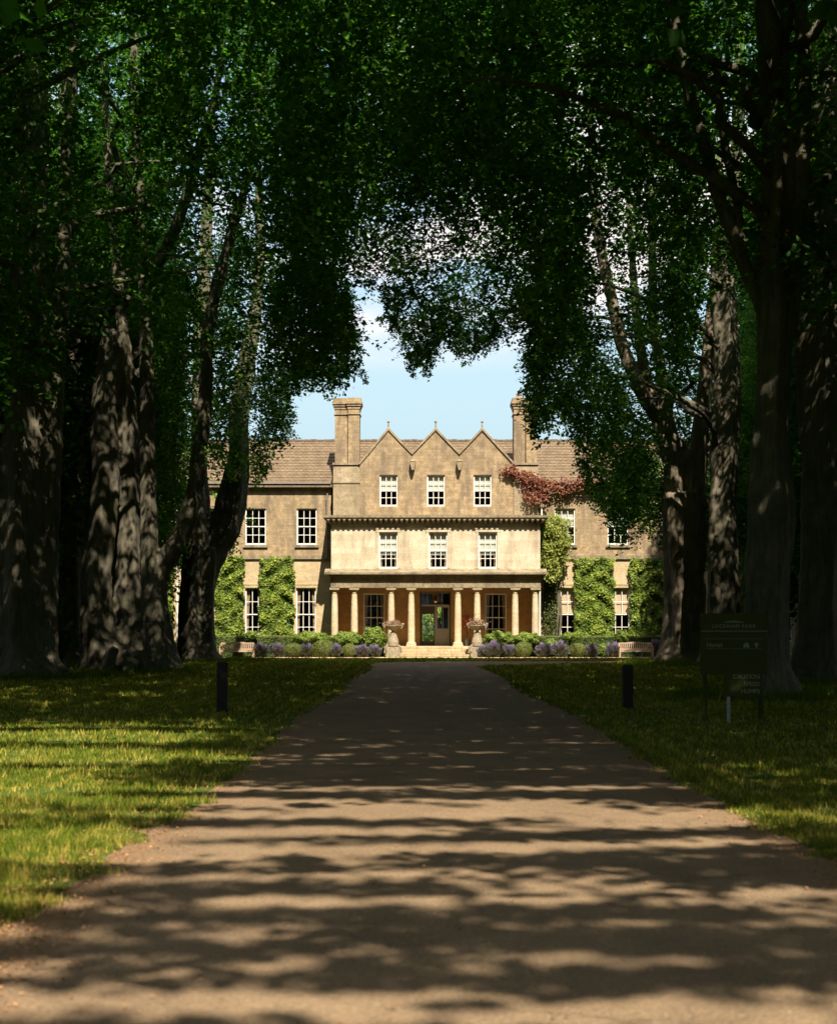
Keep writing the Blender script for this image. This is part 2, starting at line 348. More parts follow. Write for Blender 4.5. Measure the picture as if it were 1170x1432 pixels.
def wall_grid(mb, x0, x1, z0, z1, y, ops, depth=.28):
    """front wall at y with rectangular openings (xa,xb,za,zb); reveals run back"""
    xs = sorted({x0, x1, *[o[0] for o in ops], *[o[1] for o in ops]}); zs = sorted({z0, z1, *[o[2] for o in ops], *[o[3] for o in ops]})
    for i in range(len(xs) - 1):
        for j in range(len(zs) - 1):
            cx_, cz_ = (xs[i] + xs[i + 1]) / 2, (zs[j] + zs[j + 1]) / 2
            if any(o[0] < cx_ < o[1] and o[2] < cz_ < o[3] for o in ops): continue
            mb.add([(xs[i], y, zs[j]), (xs[i + 1], y, zs[j]), (xs[i + 1], y, zs[j + 1]), (xs[i], y, zs[j + 1])], [(0, 1, 2, 3)])
            mb.add([(xs[i], y + depth, zs[j]), (xs[i + 1], y + depth, zs[j]), (xs[i + 1], y + depth, zs[j + 1]), (xs[i], y + depth, zs[j + 1])], [(3, 2, 1, 0)])
    for a, b_, c, d in ops:
        mb.add([(a, y, c), (b_, y, c), (b_, y, d), (a, y, d), (a, y + depth, c), (b_, y + depth, c), (b_, y + depth, d), (a, y + depth, d)],
               [(0, 4, 5, 1), (1, 5, 6, 2), (2, 6, 7, 3), (3, 7, 4, 0)])

def window(a, b_, c, d, y, cols=3, rows=4, blind=None, bfrac=.5, sill=True, surround=None, curtain=False, lift=0.0):
    """sash window filling the opening a..b, c..d in wall plane y"""
    fy = y + .10; m = MB(); fw = .075
    m.box(a, a + fw, fy, fy + .1, c, d); m.box(b_ - fw, b_, fy, fy + .1, c, d)
    m.box(a + fw, b_ - fw, fy, fy + .1, d - fw, d); m.box(a + fw, b_ - fw, fy, fy + .1, c, c + fw * 1.4)
    ia, ib, ic, idd = a + fw, b_ - fw, c + fw * 1.4, d - fw
    mid = (ic + idd) / 2
    for half, yy in ((0, fy + .055), (1, fy + .02)):
        z0, z1 = (ic, mid) if half == 0 else (mid, idd)
        m.box(ia, ib, yy, yy + .035, (mid - .03) if half == 0 else mid - .032, (mid + .018) if half == 0 else mid + .03)
        for k in range(1, cols):
            xx = ia + (ib - ia) * k / cols; m.box(xx - .019, xx + .019, yy + .003, yy + .03, z0 + .03, z1 - .03)
        r = rows // 2
        for k in range(1, r):
            zz = z0 + (z1 - z0) * k / r; m.box(ia, ib, yy + .005, yy + .028, zz - .018, zz + .018)
    wo = part('window', m, WHITE, house)
    g1 = MB(); g1.add([(ia, fy + .07, ic), (ib, fy + .07, ic), (ib, fy + .07, mid), (ia, fy + .07, mid)], [(0, 1, 2, 3)])
    g1.add([(ia, fy + .035, mid), (ib, fy + .035, mid), (ib, fy + .035, idd), (ia, fy + .035, idd)], [(0, 1, 2, 3)])
    part('pane', g1, GLASS, wo)
    if blind:
        bz = idd - (idd - ic) * bfrac; k = 26; bb = MB(); v = []
        for i in range(k + 1):
            xx = ia + (ib - ia) * i / k; yo = fy + .16 + .012 * math.sin(i * 2.1) ; v += [(xx, yo, bz + .015 * math.sin(i * 1.3)), (xx, yo, idd)]
        bb.add(v, [(2 * i, 2 * i + 2, 2 * i + 3, 2 * i + 1) for i in range(k)])
        bb.box(ia, ib, fy + .175, fy + .19, bz - .05, bz + .14)
        part('blind', bb, blind, wo)
    if curtain:
        for sx in (-1, 1):
            bb = MB(); v = []; k = 18; wdt = (ib - ia) * .2
            for i in range(k + 1):
                u = i / k; zz = ic + (idd - ic) * u; inn = wdt * (.45 + .55 * u ** 1.5 if u > .35 else .55)
                x_o = ia if sx < 0 else ib
                v += [(x_o, fy + .17, zz), (x_o - sx * inn * .5, fy + .2, zz), (x_o - sx * inn, fy + .17, zz)]
            bb.add(v, [(3 * i + j, 3 * i + j + 1, 3 * i + j + 4, 3 * i + j + 3) for i in range(k) for j in range(2)])
            part('curtain', bb, CURTAIN, wo)
    if sill:
        s_ = MB(); s_.box(a - .12, b_ + .12, y - .11, y + .09, c - .17, c - .004); part('sill', s_, STONE_G if surround is None else STONE_GF, wo)
    if surround:
        s_ = MB(); t_ = .17; zb = c if not sill else c - .004
        s_.box(a - t_, a - .003, y - .045, y + .05, zb, d + .003); s_.box(b_ + .003, b_ + t_, y - .045, y + .05, zb, d + .003)
        s_.box(a - t_ - .03, b_ + t_ + .03, y - .06, y + .05, d + .003, d + t_ + .02); s_.box(a - t_ - .06, b_ + t_ + .06, y - .085, y + .05, d + t_ + .02, d + t_ + .07)
        part('surround', s_, surround, wo)
    return wo

def op(pa, pb, pt, pbm, d): return (X(pa, d), X(pb, d), Z(pbm, d), Z(pt, d))
def wing(px0, px1, uppers, lowers, ublind, lblind):
    x0, x1 = X(px0, DW), X(px1, DW)
    uo = [op(a, b_, 711, 762, DW) for a, b_ in uppers]; lo = [op(a, b_, 822, 897, DW) for a, b_ in lowers]
    zs = Z(779, DW); m = MB(); wall_grid(m, x0, x1, zs, Z(676, DW), DW, uo); part('upper_wall', m, STONE_UP, house)
    m = MB(); wall_grid(m, x0, x1, 0, zs, DW - .02, lo); part('lower_wall', m, STONE_GF, house)
    m = MB(); m.box(x0, x1, DW - .14, DW + .05, zs - .14, zs + .1); m.box(x0, x1, DW - .07, DW + .04, zs - .24, zs - .143)
    part('string_course', m, STONE_G, house)
    for o in uo: window(*o, DW, blind=ublind, bfrac=.47)
    for o in lo: window(*o, DW - .02, rows=4, blind=lblind, bfrac=.48, sill=False, surround=STONE_GF, curtain=lblind is None)
    ze = Z(676, DW)
    m = MB(); m.box(x0, x1, DW - .2, DW + .05, ze - .14, ze - .003); m.box(x0, x1, DW - .36, DW - .19, ze - .06, ze + .06); part('eaves_gutter', m, LEAD, house)
wing(120, 463, [(127, 156), (199, 228), (271, 300), (343, 372), (415, 443)], [(127, 155), (199, 227), (271, 299), (343, 371), (414, 442)], None, None)
wing(753, 1135, [(775, 804), (849, 878), (923, 952), (997, 1026), (1072, 1100)], [(774, 804), (850, 880), (926, 956), (1001, 1031), (1077, 1107)], BLIND, PEACH)
# end and back walls, floors, dark rooms
xL, xR = X(120, DW), X(1135, DW); zE = Z(676, DW); zR = Z(617, 96.5)
m = MB()
for xx, s_ in ((xL, 1), (xR, -1)):
    m.prismx([(DW, 0), (DBACK, 0), (DBACK, zE), (96.5, zR), (DW, zE)], xx, xx + .25 * s_)
hallx0, hallx1 = X(586, DB), X(632, DB)
door_op = (X(587, DBACK - .3), X(617, DBACK - .3), .62, 3.4)
wall_grid(m, xL + .25, xR - .25, 0, zE, DBACK - .3, [door_op], .3)
part('rear_and_end_walls', m, STONE_UP, house)
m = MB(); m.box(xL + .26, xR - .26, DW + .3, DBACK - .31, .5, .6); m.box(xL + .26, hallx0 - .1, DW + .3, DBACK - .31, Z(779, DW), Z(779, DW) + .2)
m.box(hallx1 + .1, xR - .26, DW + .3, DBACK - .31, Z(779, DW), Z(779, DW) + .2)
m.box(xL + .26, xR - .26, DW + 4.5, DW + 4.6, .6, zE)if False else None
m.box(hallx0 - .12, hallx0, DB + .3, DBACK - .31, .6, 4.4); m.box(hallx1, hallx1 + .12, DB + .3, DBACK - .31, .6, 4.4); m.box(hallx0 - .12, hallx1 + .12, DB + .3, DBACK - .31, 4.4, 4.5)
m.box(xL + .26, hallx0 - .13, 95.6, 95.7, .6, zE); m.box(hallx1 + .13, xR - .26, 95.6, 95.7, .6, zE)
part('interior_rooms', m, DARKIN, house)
# main roof
roof = MB(); ov = .32; sl = (zR - zE) / (96.5 - DW)
for a, b_ in ((xL - .15, xR + .15),):
    nrow = 16
    for k in range(nrow):                                # stepped courses so the tiles read as real laps
        t0, t1 = k / nrow, (k + 1) / nrow
        y0 = DW - ov + (96.5 - DW + ov) * t0; y1 = DW - ov + (96.5 - DW + ov) * t1; z0 = zE - ov * sl + (zR - zE + ov * sl) * t0; z1 = zE - ov * sl + (zR - zE + ov * sl) * t1
        roof.add([(a, y0 - .03, z0 + .05), (b_, y0 - .03, z0 + .05), (b_, y1, z1 + .015), (a, y1, z1 + .015), (a, y0 - .03, z0 - .02), (b_, y0 - .03, z0 - .02)], [(0, 1, 2, 3), (4, 5, 1, 0)])
    roof.add([(a, 96.5, zR + .02), (b_, 96.5, zR + .02), (b_, DBACK + .3, zE - .2), (a, DBACK + .3, zE - .2)], [(0, 1, 2, 3)])
    for i in range(int((b_ - a) / .45)):
        xx = a + i * .45; roof.box(xx, xx + .42, 96.36, 96.64, zR - .04, zR + .09 + .015 * (i % 3))
rf = part('roof', roof, ROOF, house)
# gable block
zb_g = Z(722, DG)
gx = [X(p, DG) for p in (503, 543, 576, 609, 642, 674, 718)]; gz = [Z(p, DG) for p in (650, 602, 636, 602, 636, 602, 650)]
gops = [op(a, b_, 664, 708, DG) for a, b_ in ((531, 556), (597, 622), (662, 687))]
m = MB(); wall_grid(m, gx[0], gx[-1], zb_g - .3, gz[0], DG, gops, .3)
m.prism([(gx[0], gz[0])] + [(gx[i], gz[i]) for i in range(1, 6)] + [(gx[6], gz[6])], DG, DG + .3)
part('gable_wall', m, STONE_UP, house)
for o in gops: window(*o, DG, blind=BLIND, bfrac=.5, sill=False)
m = MB()
for i in (1, 3, 5):                                     # three short gable roofs running back to the ridge
    for j in (i - 1, i + 1):
        m.add([(gx[i], DG + .02, gz[i] + .02), (gx[i], 96.5, gz[i] + .02), (gx[j], 96.5, gz[j] + .02), (gx[j], DG + .02, gz[j] + .02)], [(0, 1, 2, 3)])
part('gable_roofs', m, ROOF, house)
m = MB()
for i in range(6):                                      # coping along the rakes
    a, b_ = (gx[i], gz[i]), (gx[i + 1], gz[i + 1]); dx, dz = b_[0] - a[0], b_[1] - a[1]; l = math.hypot(dx, dz); nx, nz_ = -dz / l * .11, dx / l * .11
    m.prism([(a[0], a[1] + .003), (b_[0], b_[1] + .003), (b_[0] + nx, b_[1] + nz_ + .02), (a[0] + nx, a[1] + nz_ + .02)], DG - .08 - .003 * i, DG + .36 + .003 * i)
part('gable_coping', m, STONE_B, house)
for i in (1, 3, 5):
    m = MB(); z = gz[i] + .08; m.lathe([(.11, z - .1), (.1, z + .05), (.055, z + .12), (.05, z + .42), (.085, z + .47), (.085, z + .52), (.03, z + .58)], gx[i], DG + .13, 8)
    part('finial', m, STONE_B, house)
for px in (577, 642):                                   # rainwater hoppers below the valleys
    m = MB(); x = X(px, DG); z = Z(651, DG)
    m.prism([(x - .19, z + .18), (x + .19, z + .18), (x + .07, z - .32), (x - .07, z - .32)], DG - .42, DG - .004); m.lathe([(.15, z + .18), (.19, z + .24), (.1, z + .34), (.04, z + .36)], x, DG - .2, 10)
    part('rain_hopper', m, STONE_B, house)
# chimneys with the buttress block below
def chimney(a, b_, flues, cap, sgn):
    m = MB(); x0, x1 = X(a, DG), X(b_, DG)
    m.box(x0, x1, DG - .12, DG + 2.6, zb_g - .3, Z(676, DG)); m.box(x0 - .03, x1 + .03, DG - .17, DG + 2.6, Z(676, DG), Z(674, DG))
    m.prismx([(DG - .12, Z(674, DG)), (DG + 2.4, Z(674, DG)), (DG + 2.4, Z(650, DG)), (DG + .1, Z(650, DG))], x0, x1)
    m.box(x0 - .05, x1 + .05, DG - .0, DG + 2.45, Z(650, DG), Z(647, DG))
    part('chimney_base', m, STONE_B, house)
    for k, (fa, fb, top, dy) in enumerate(flues):
        m = MB(); u0, u1 = X(fa, DG), X(fb, DG); y0 = DG + dy; y1 = DG + dy + 1.4
        zt = Z(top, DG); zb = Z(647, DG)
        m.box(u0, u1, y0, y1, zb, zt - .7)
        m.box(u0 - .06, u1 + .06, y0 - .06, y1 + .06, zt - 1.05, zt - .97)
        m.box(u0 - .04, u1 + .04, y0 - .04, y1 + .04, zt - .7, zt - .52); m.box(u0 - .1, u1 + .1, y0 - .1, y1 + .1, zt - .52, zt - .38)
        m.box(u0 - .16, u1 + .16, y0 - .16, y1 + .16, zt - .38, zt - .2); m.box(u0 - .1, u1 + .1, y0 - .1, y1 + .1, zt - .2, zt)
        st = part('chimney', m, STONE_UP, rf)
        m = MB(); m.lathe([(.16, zt), (.15, zt + .3), (.18, zt + .32), (.18, zt + .38), (.1, zt + .38)], (u0 + u1) / 2, (y0 + y1) / 2, 12)
        part('chimney_pot', m, simple('clay_pot', (.34, .22, .15)), rf) if sgn > 0 and k == 0 else None
chimney(466, 503, [(486.5, 502.5, 556, .12), (468, 485.3, 556.5, .2)], 0, -1)
chimney(718, 752, [(718.5, 734, 556, .12), (735.8, 751, 557, .34)], 0, 1)
# central projecting block, first floor
cx0, cx1 = X(463, DC), X(755, DC); zc0, zc1 = Z(803, DP), Z(732, DC)
cops = [op(a, b_, 744, 795, DC) for a, b_ in ((530, 556), (599.5, 625.5), (669, 695))]
m = MB(); wall_grid(m, cx0, cx1, zc0, zc1, DC, cops, .28); m.box(cx0 + .0, cx0 + .25, DC + .282, DG + 1, zc0, zc1); m.box(cx1 - .25, cx1, DC + .282, DG + 1, zc0, zc1)
part('central_wall', m, STONE_C, house)
for o in cops: window(*o, DC, blind=BLIND, bfrac=.62, sill=False, surround=STONE_C, curtain=True)
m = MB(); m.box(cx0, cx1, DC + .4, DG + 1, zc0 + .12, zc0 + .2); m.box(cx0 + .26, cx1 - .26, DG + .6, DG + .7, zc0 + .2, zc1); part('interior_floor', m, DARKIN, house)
m = MB(); zt = Z(722, DC)
m.box(cx0 - .06, cx1 + .06, DC - .08, DG + 1.2, zc1 - .003, zc1 + .10)
m.box(cx0 - .42, cx1 + .42, DC - .46, DG + 1.2, zc1 + .24, zc1 + .33); m.box(cx0 - .48, cx1 + .48, DC - .52, DG + 1.2, zc1 + .33, zt + .03)
m.box(cx0 - .2, cx1 + .2, DC - .2, DG + 1.2, zc1 + .10, zc1 + .24)
k = 42
for i in range(k):
    x = cx0 - .3 + (cx1 - cx0 + .6) * (i + .5) / k
    pr = [(-.46, .24), (-.46, .16), (-.4, .09), (-.28, .06), (-.21, .02), (-.205, .24)]
    m.prismx([(DC + y_ + .0 * i, zc1 + z_ - .002) for y_, z_ in pr], x - .075, x + .075)
part('cornice', m, STONE_G, house)
# portico
zf = .62; z_et, z_eb = Z(803, DP), Z(822, DP)
m = MB(); m.box(cx0, cx1, DP, DP + .62, z_eb, z_et - .02); m.box(cx0, cx0 + .62, DP + .623, DB, z_eb, z_et - .02); m.box(cx1 - .62, cx1, DP + .623, DB, z_eb, z_et - .02)
m.box(cx0 + .623, cx1 - .623, DP + .623, DB, z_eb + .3, z_et - .02)
part('entablature', m, STONE_G, house)
m = MB(); m.box(cx0 - .05, cx1 + .05, DP - .05, DB - .4, z_et - .15, z_et - .022); m.box(cx0 - .38, cx1 + .38, DP - .38, DB - .3, z_et - .018, z_et + .09)
m.prismx([(DP - .38, z_et + .093), (DC - .003, z_et + .093), (DC - .003, z_et + .36), (DP - .2, z_et + .14)], cx0 - .37, cx1 + .37)
m.box(cx0 - .015, cx1 + .015, DP - .03, DP + .02, z_eb + .0, z_eb + .07)
part('portico_ledge', m, STONE_G, house)
pw = [op(508, 538, 830, 898, DB), op(678, 708, 830, 898, DB)]
dop = (X(587, DB), X(630, DB), zf, Z(827, DB))
m = MB(); wall_grid(m, cx0, cx1, 0, z_et - .05, DB, pw + [dop], .3); m.box(cx0 + .02, cx0 + .3, DP + 1.9, DB, 0, z_eb - .004); m.box(cx1 - .3, cx1 - .02, DP + 1.9, DB, 0, z_eb - .004)
part('portico_back_wall', m, STONE_P, house)
for o in pw: window(*o, DB, blind=None, sill=False, curtain=True)
m = MB(); m.box(cx0 - .15, cx1 + .15, DP - .35, DB + .6, .0, zf - .004); part('portico_floor', m, STONE_STEP, house)
hc = Z(822, 89.05) - zf
for px in (468, 495.5, 547, 575, 640, 667, 720, 748):
    m = MB(); x = X(px, 89.05); y = 89.05; r = .218; z1 = z_eb - .003
    m.box(x - .31, x + .31, y - .31, y + .31, zf - .003, zf + .12)
    m.lathe([(.29, zf + .12), (.305, zf + .17), (.29, zf + .22), (r + .01, zf + .25), (r, zf + .3), (r, zf + 1.2), (r - .012, zf + 2.2), (r - .045, z1 - .34), (r - .02, z1 - .32), (r - .045, z1 - .29), (r - .045, z1 - .2), (r + .03, z1 - .13), (r + .05, z1 - .1)], x, y, 24)
    m.box(x - .3, x + .3, y - .3, y + .3, z1 - .1, z1)
    o = part('column', m, STONE_COL, house)
# steps
for k in range(4):
    m = MB(); x0, x1 = X(553, 87), X(657, 87); z = zf - .005 - .155 * k; m.box(x0 - .05 * k, x1 + .05 * k, DP - .35 - .36 * (k + 1), DP - .352 - .36 * k, 0, z)
    part('step', m, STONE_STEP, house)
# entrance door set
a, b_, c, d = dop; fy = DB + .12
m = MB(); wd = b_ - a; tz = Z(845.5, DB); xm = a + wd * .51
m.box(a, a + .08, fy, fy + .12, c, d); m.box(b_ - .08, b_, fy, fy + .12, c, d); m.box(a + .08, b_ - .08, fy, fy + .12, d - .08, d)
dr = part('entrance_door', m, DARKWOOD, house, label='tall glazed double entrance door with transom lights')
m = MB(); m.box(a + .08, b_ - .08, fy - .03, fy + .1, tz - .1, tz)
for u in (.25, .72): m.box(a + wd * u - .02, a + wd * u + .02, fy, fy + .08, tz, d - .08)
m.box(a + .08, b_ - .08, fy, fy + .08, d - .11, d - .083)
m.box(xm - .05, xm + .05, fy - .02, fy + .1, c, tz - .1)
part('transom_frame', m, GREYDOOR, dr)
m = MB(); bz = Z(879, DB)                                # right leaf: panelled bottom, glazed top
m.box(xm + .05, b_ - .08, fy + .01, fy + .07, c, bz - .003); m.box(xm + .05, xm + .13, fy + .01, fy + .07, bz, tz - .1); m.box(b_ - .16, b_ - .08, fy + .01, fy + .07, bz, tz - .1)
m.box(xm + .13, b_ - .16, fy + .01, fy + .07, tz - .18, tz - .1); m.box((xm + b_ - .03) / 2 - .02, (xm + b_ - .03) / 2 + .02, fy + .02, fy + .06, bz, tz - .18)
m.box(xm + .15, b_ - .18, fy - .006, fy + .008, c + .15, bz - .15)
part('door_leaf', m, GREYDOOR, dr, label='grey door leaf with solid lower panel')
m = MB(); m.box(a + .08, a + .15, fy + .01, fy + .06, c, tz - .1); m.box(xm - .12, xm - .05, fy + .01, fy + .06, c, tz - .1); m.box(a + .15, xm - .12, fy + .01, fy + .06, c, c + .3); m.box(a + .15, xm - .12, fy + .01, fy + .06, tz - .6, tz - .1)
for k in range(1, 5): zz = c + .3 + (tz - .6 - c - .3) * k / 5; m.box(a + .15, xm - .12, fy + .02, fy + .05, zz - .012, zz + .012)
xx = (a + xm) / 2; m.box(xx - .012, xx + .012, fy + .02, fy + .05, c + .3, tz - .6)
part('door_leaf', m, DARKWOOD, dr, label='dark glazed door leaf showing the garden')
m = MB(); m.add([(a + .1, fy + .065, c), (b_ - .1, fy + .065, c), (b_ - .1, fy + .065, d - .1), (a + .1, fy + .065, d - .1)], [(0, 1, 2, 3)]); part('pane', m, GLASS, dr)
# pilaster strips each side of the door and the hall runner
m = MB(); m.box(a - .35, a - .1, DB - .06, DB - .003, zf, z_eb + .2); m.box(b_ + .1, b_ + .35, DB - .06, DB - .003, zf, z_eb + .2); part('door_surround', m, STONE_P, house)
# rear glazed door (daylight seen through the hall)
# drainpipes
for px, t_, b__, dd in ((754.5, 822, 889, 88.9), (757, 690, 721, 91.2), (457.5, 690, 779, 92.2), (248, 690, 893, 92.2)):
    m = MB(); x = X(px, dd); m.tube([(x, dd, Z(b__, dd) - .5 if t_ != 690 or px > 740 else Z(b__, dd) - .0), (x, dd, Z(t_, dd))], .05, 8)
    part('drainpipe', m, WHITE if px > 700 or px < 300 else LEAD, house)

# lantern
lx, ly, lz = X(609, 90.3), 90.3, Z(832, 90.3)
t = empty('porch_lantern', (lx, ly, lz - .3)); tag(t, 'brass glazed lantern hanging in the porch before the entrance door', 'lantern')
m = MB(); m.lathe([(.05, lz + .12), (.2, lz + .02), (.21, lz - .02)], lx, ly, 8); m.lathe([(.16, lz - .42), (.17, lz - .38), (.05, lz - .5)], lx, ly, 8); m.tube([(lx, ly, lz + .1), (lx, ly, z_eb + .32)], .015, 6)
for k in range(6):
    q = k * math.pi / 3; m.tube([(lx + .2 * math.cos(q), ly + .2 * math.sin(q), lz), (lx + .15 * math.cos(q), ly + .15 * math.sin(q), lz - .4)], .012, 5)
part('lantern_frame', m, BRASS, t)
m = MB(); m.lathe([(.18, lz - .02), (.14, lz - .38)], lx, ly, 12); part('lantern_glass', m, GLASS, t)
# dark vase just inside the door
vx, vy = X(614, 93.4), 93.4
m = MB(); m.lathe([(.12, .6), (.14, .7), (.05, .85), (.05, 1.3), (.16, 1.5), (.2, 1.75), (.15, 2.0), (.07, 2.08), (.12, 2.2), (.12, 2.35), (.03, 2.45)], vx, vy, 16)
o = part('vase', m, DARKWOOD, origin=(vx, vy, .6), smooth=True); tag(o, 'dark tall vase standing in the hall behind the grey door glass', 'vase')

# ------------------------------------------------------------------ plants by the house
def leafbox(name, x0, x1, z0, z1, y, thick, n, size, mat, label, cat, group=None, stem=True, wob=.07, tone_shift=0.0):
    t = empty(name, ((x0 + x1) / 2, y, z0)); tag(t, label, cat, group)
    rg = np.random.default_rng(int(abs(x0) * 1000) + 5)
    u = rg.random(n); v = rg.random(n); wd = x1 - x0; ht = z1 - z0
    # clumpy relief of the clipped face
    cl = .5 + .25 * np.sin(u * wd * 4.1 + 3 * np.sin(v * ht * 2.2)) + .25 * np.sin(v * ht * 5.3 + 2 * np.sin(u * wd * 3))
    edge = wob * (np.sin(v * ht * 3.1 + x0) + .6 * np.sin(v * ht * 7.7)); 
    top = wob * .8 * np.sin(u * wd * 6 + x0)
    px = x0 + u * wd + np.where(u > .5, 1, -1) * edge * np.abs(u - .5) * 2 + rg.normal(0, .03, n); pz = z0 + v * ht + top * (v > .85) + rg.normal(0, .03, n)
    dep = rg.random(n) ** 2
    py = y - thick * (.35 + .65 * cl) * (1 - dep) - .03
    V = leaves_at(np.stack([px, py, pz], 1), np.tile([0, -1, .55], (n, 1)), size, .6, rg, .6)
    quads('foliage', V, .15 + .55 * cl * (1 - dep) + rg.normal(0, .2, n) + tone_shift, mat, t)  # recessed leaves toned darker: shade of the gaps put into the colour
    if stem:
        m = MB()
        for k in range(5):
            xs_ = x0 + wd * (.15 + .175 * k); pts = [(x0 + wd * .5 + (xs_ - x0 - wd * .5) * min(1, j / 3), y - .06, z0 - (.2 if j == 0 else 0) + ht * .92 * j / 6) for j in range(7)]
            m.tube(pts, [.05 - .006 * j for j in range(7)], 5)
        m.add([(x0 + .08, y - .03, z0), (x1 - .08, y - .03, z0), (x1 - .08, y - .03, z1 - .1), (x0 + .08, y - .03, z1 - .1)], [(0, 1, 2, 3)]) if False else None
        part('stem', m, BARK, t)
    return t
GC = 'climbing shrubs trained up the house front'
wy = DW - .05
for (a, b_, t_, bo, lab) in (
    (302, 341, 779, 893, 'square clipped climbing shrub beside the big forked tree on the house wall'),
    (364, 411, 780, 892, 'clipped yellow green climber between two windows left of the porch'),
    (803, 857, 781, 892, 'broad clipped climber between two blinded windows right of the porch'),
    (880, 929, 782, 892, 'clipped climber above the right garden bench'),
    (218, 242, 790, 893, 'climbing shrub glimpsed between the two left tree trunks'),
    (1030, 1062, 790, 893, 'climber glimpsed above the green signboard'),
    (1096, 1124, 786, 836, 'climber over the white window at the far right end of the house')):
    x0, x1 = X(a, wy), X(b_, wy); n = int(5200 * (x1 - x0) * (Z(t_, wy) - Z(bo, wy)) / 9)
    leafbox('climbing_shrub', x0, x1, Z(bo, wy) , Z(t_, wy), wy, .5, n, .17, CLIMB, lab, 'climber', GC)
# big loose vine in the corner right of the porch
t = empty('corner_vine', (X(768, 91.5), 91.8, 0)); tag(t, 'loose tall vine with bare stems in the corner right of the porch', 'vine')
rg = np.random.default_rng(3); P_ = []
for k in range(330):
    u = rg.random(); px = 768 + rg.normal(0, 9 + 5 * math.sin(u * 3)); py = 726 + 82 * u ** 1.1
    if u > .75: px = 770 + rg.normal(0, 5)
    c_ = P(px, py, 0 + 91.2 + rg.normal(0, .3)); P_.append(c_ + rg.normal(0, .16, (38, 3)))
P_ = np.vstack(P_); quads('foliage', leaves_at(P_, np.tile([0, -.8, .6], (len(P_), 1)), .15, .6, rg, .7), rg.random(len(P_)), VINE, t)
m = MB()
for k in range(7):
    pts = [P(764 + 3.0 * k + 2 * math.sin(j + k), 893 - j * 18, 92.1) for j in range(8)]; m.tube(pts, .08, 6)
part('stem', m, BARK, t)
# thin dull leaves on those stems, only the dark end of their tones
P_ = np.array([P(rg.uniform(760, 779), rg.uniform(795, 893), rg.uniform(91.6, 92.2)) for _ in range(1500)]); quads('dull_leaves', leaves_at(P_, np.tile([0, -1, 0], (len(P_), 1)), .13, .6, rg), rg.random(len(P_)) * .3, BOX, t)
# red creeper
t = empty('red_creeper', (X(760, DW), DW - .3, Z(690, DW))); tag(t, 'red leaved creeper spreading over the eaves below the right chimney', 'creeper')
P_ = []
for k in range(190):
    r_ = rg.random()
    if r_ < .42: u = rg.random(); px, py, dd = 706 + 64 * u, 657 + 24 * u + rg.normal(0, 3.0), 91.2
    elif r_ < .85: px, py, dd = rg.uniform(745, 885), 680 + rg.normal(0, 5), 92.0
    else: px, py, dd = rg.normal(745, 9), rg.normal(692, 7), 91.1
    P_.append(P(px, py, dd + rg.normal(0, .1)) + rg.normal(0, .11, (26, 3)) * [1.6, .6, 1])
for k in range(90): P_.append(P(rg.normal(1035, 12), rg.normal(688, 14), 92) + rg.normal(0, .12, (26, 3)))
P_ = np.vstack(P_); quads('foliage', leaves_at(P_, np.tile([0, -.8, .6], (len(P_), 1)), .14, .7, rg, .7), rg.beta(2, 2.4, len(P_)), REDLEAF, t)
m = MB(); m.tube([P(757, 760, 91.9), P(755, 700, 91.3), P(745, 678, 91.2), P(712, 657, 91.2)], .03, 5); m.tube([P(755, 695, 91.9), P(800, 682, 92.1), P(885, 681, 92.1)], .03, 5); part('stem', m, BARK, t)

# hedges
def hedge(a, b_, d0, h, th, lab, mat=BOX, size=.055, dens=900, rough=.02, name='box_hedge', tone=0.):
    x0, x1 = X(a, d0), X(b_, d0); t = empty(name, ((x0 + x1) / 2, d0, 0)); tag(t, lab, 'hedge', None)
    rg = np.random.default_rng(int(a)); m = MB(); m.box(x0 + .05, x1 - .05, d0 + .05, d0 + th - .05, 0, h - .06); part('hedge_core', m, HOLLY, t)
    A1, A2 = (x1 - x0) * h, (x1 - x0) * th; n1, n2 = int(A1 * dens), int(A2 * dens)
    p1 = np.stack([rg.uniform(x0, x1, n1), d0 + np.abs(rg.normal(0, rough * 2, n1)), rg.uniform(0, h, n1)], 1); p1[:, 1] -= rough * 2 * np.sin(p1[:, 0] * 2.3) * np.sin(p1[:, 2] * 4)
    p2 = np.stack([rg.uniform(x0, x1, n2), rg.uniform(d0, d0 + th, n2), h + rg.normal(0, rough, n2) + rough * np.sin(rg.uniform(x0, x1, n2))], 1)
    P_ = np.vstack([p1, p2]); D_ = np.vstack([np.tile([0, -1, .3], (n1, 1)), np.tile([0, -.2, 1], (n2, 1))])
    quads('foliage', leaves_at(P_, D_, size, .6, rg, .5), rg.beta(2, 2, len(P_)) + tone, mat, t)
hedge(285, 541, 86.6, Z(890, 86.6), .9, 'long low clipped hedge behind the left flower bed')
hedge(676, 1000, 86.6, Z(890, 86.6), .9, 'long low clipped hedge behind the right flower bed')
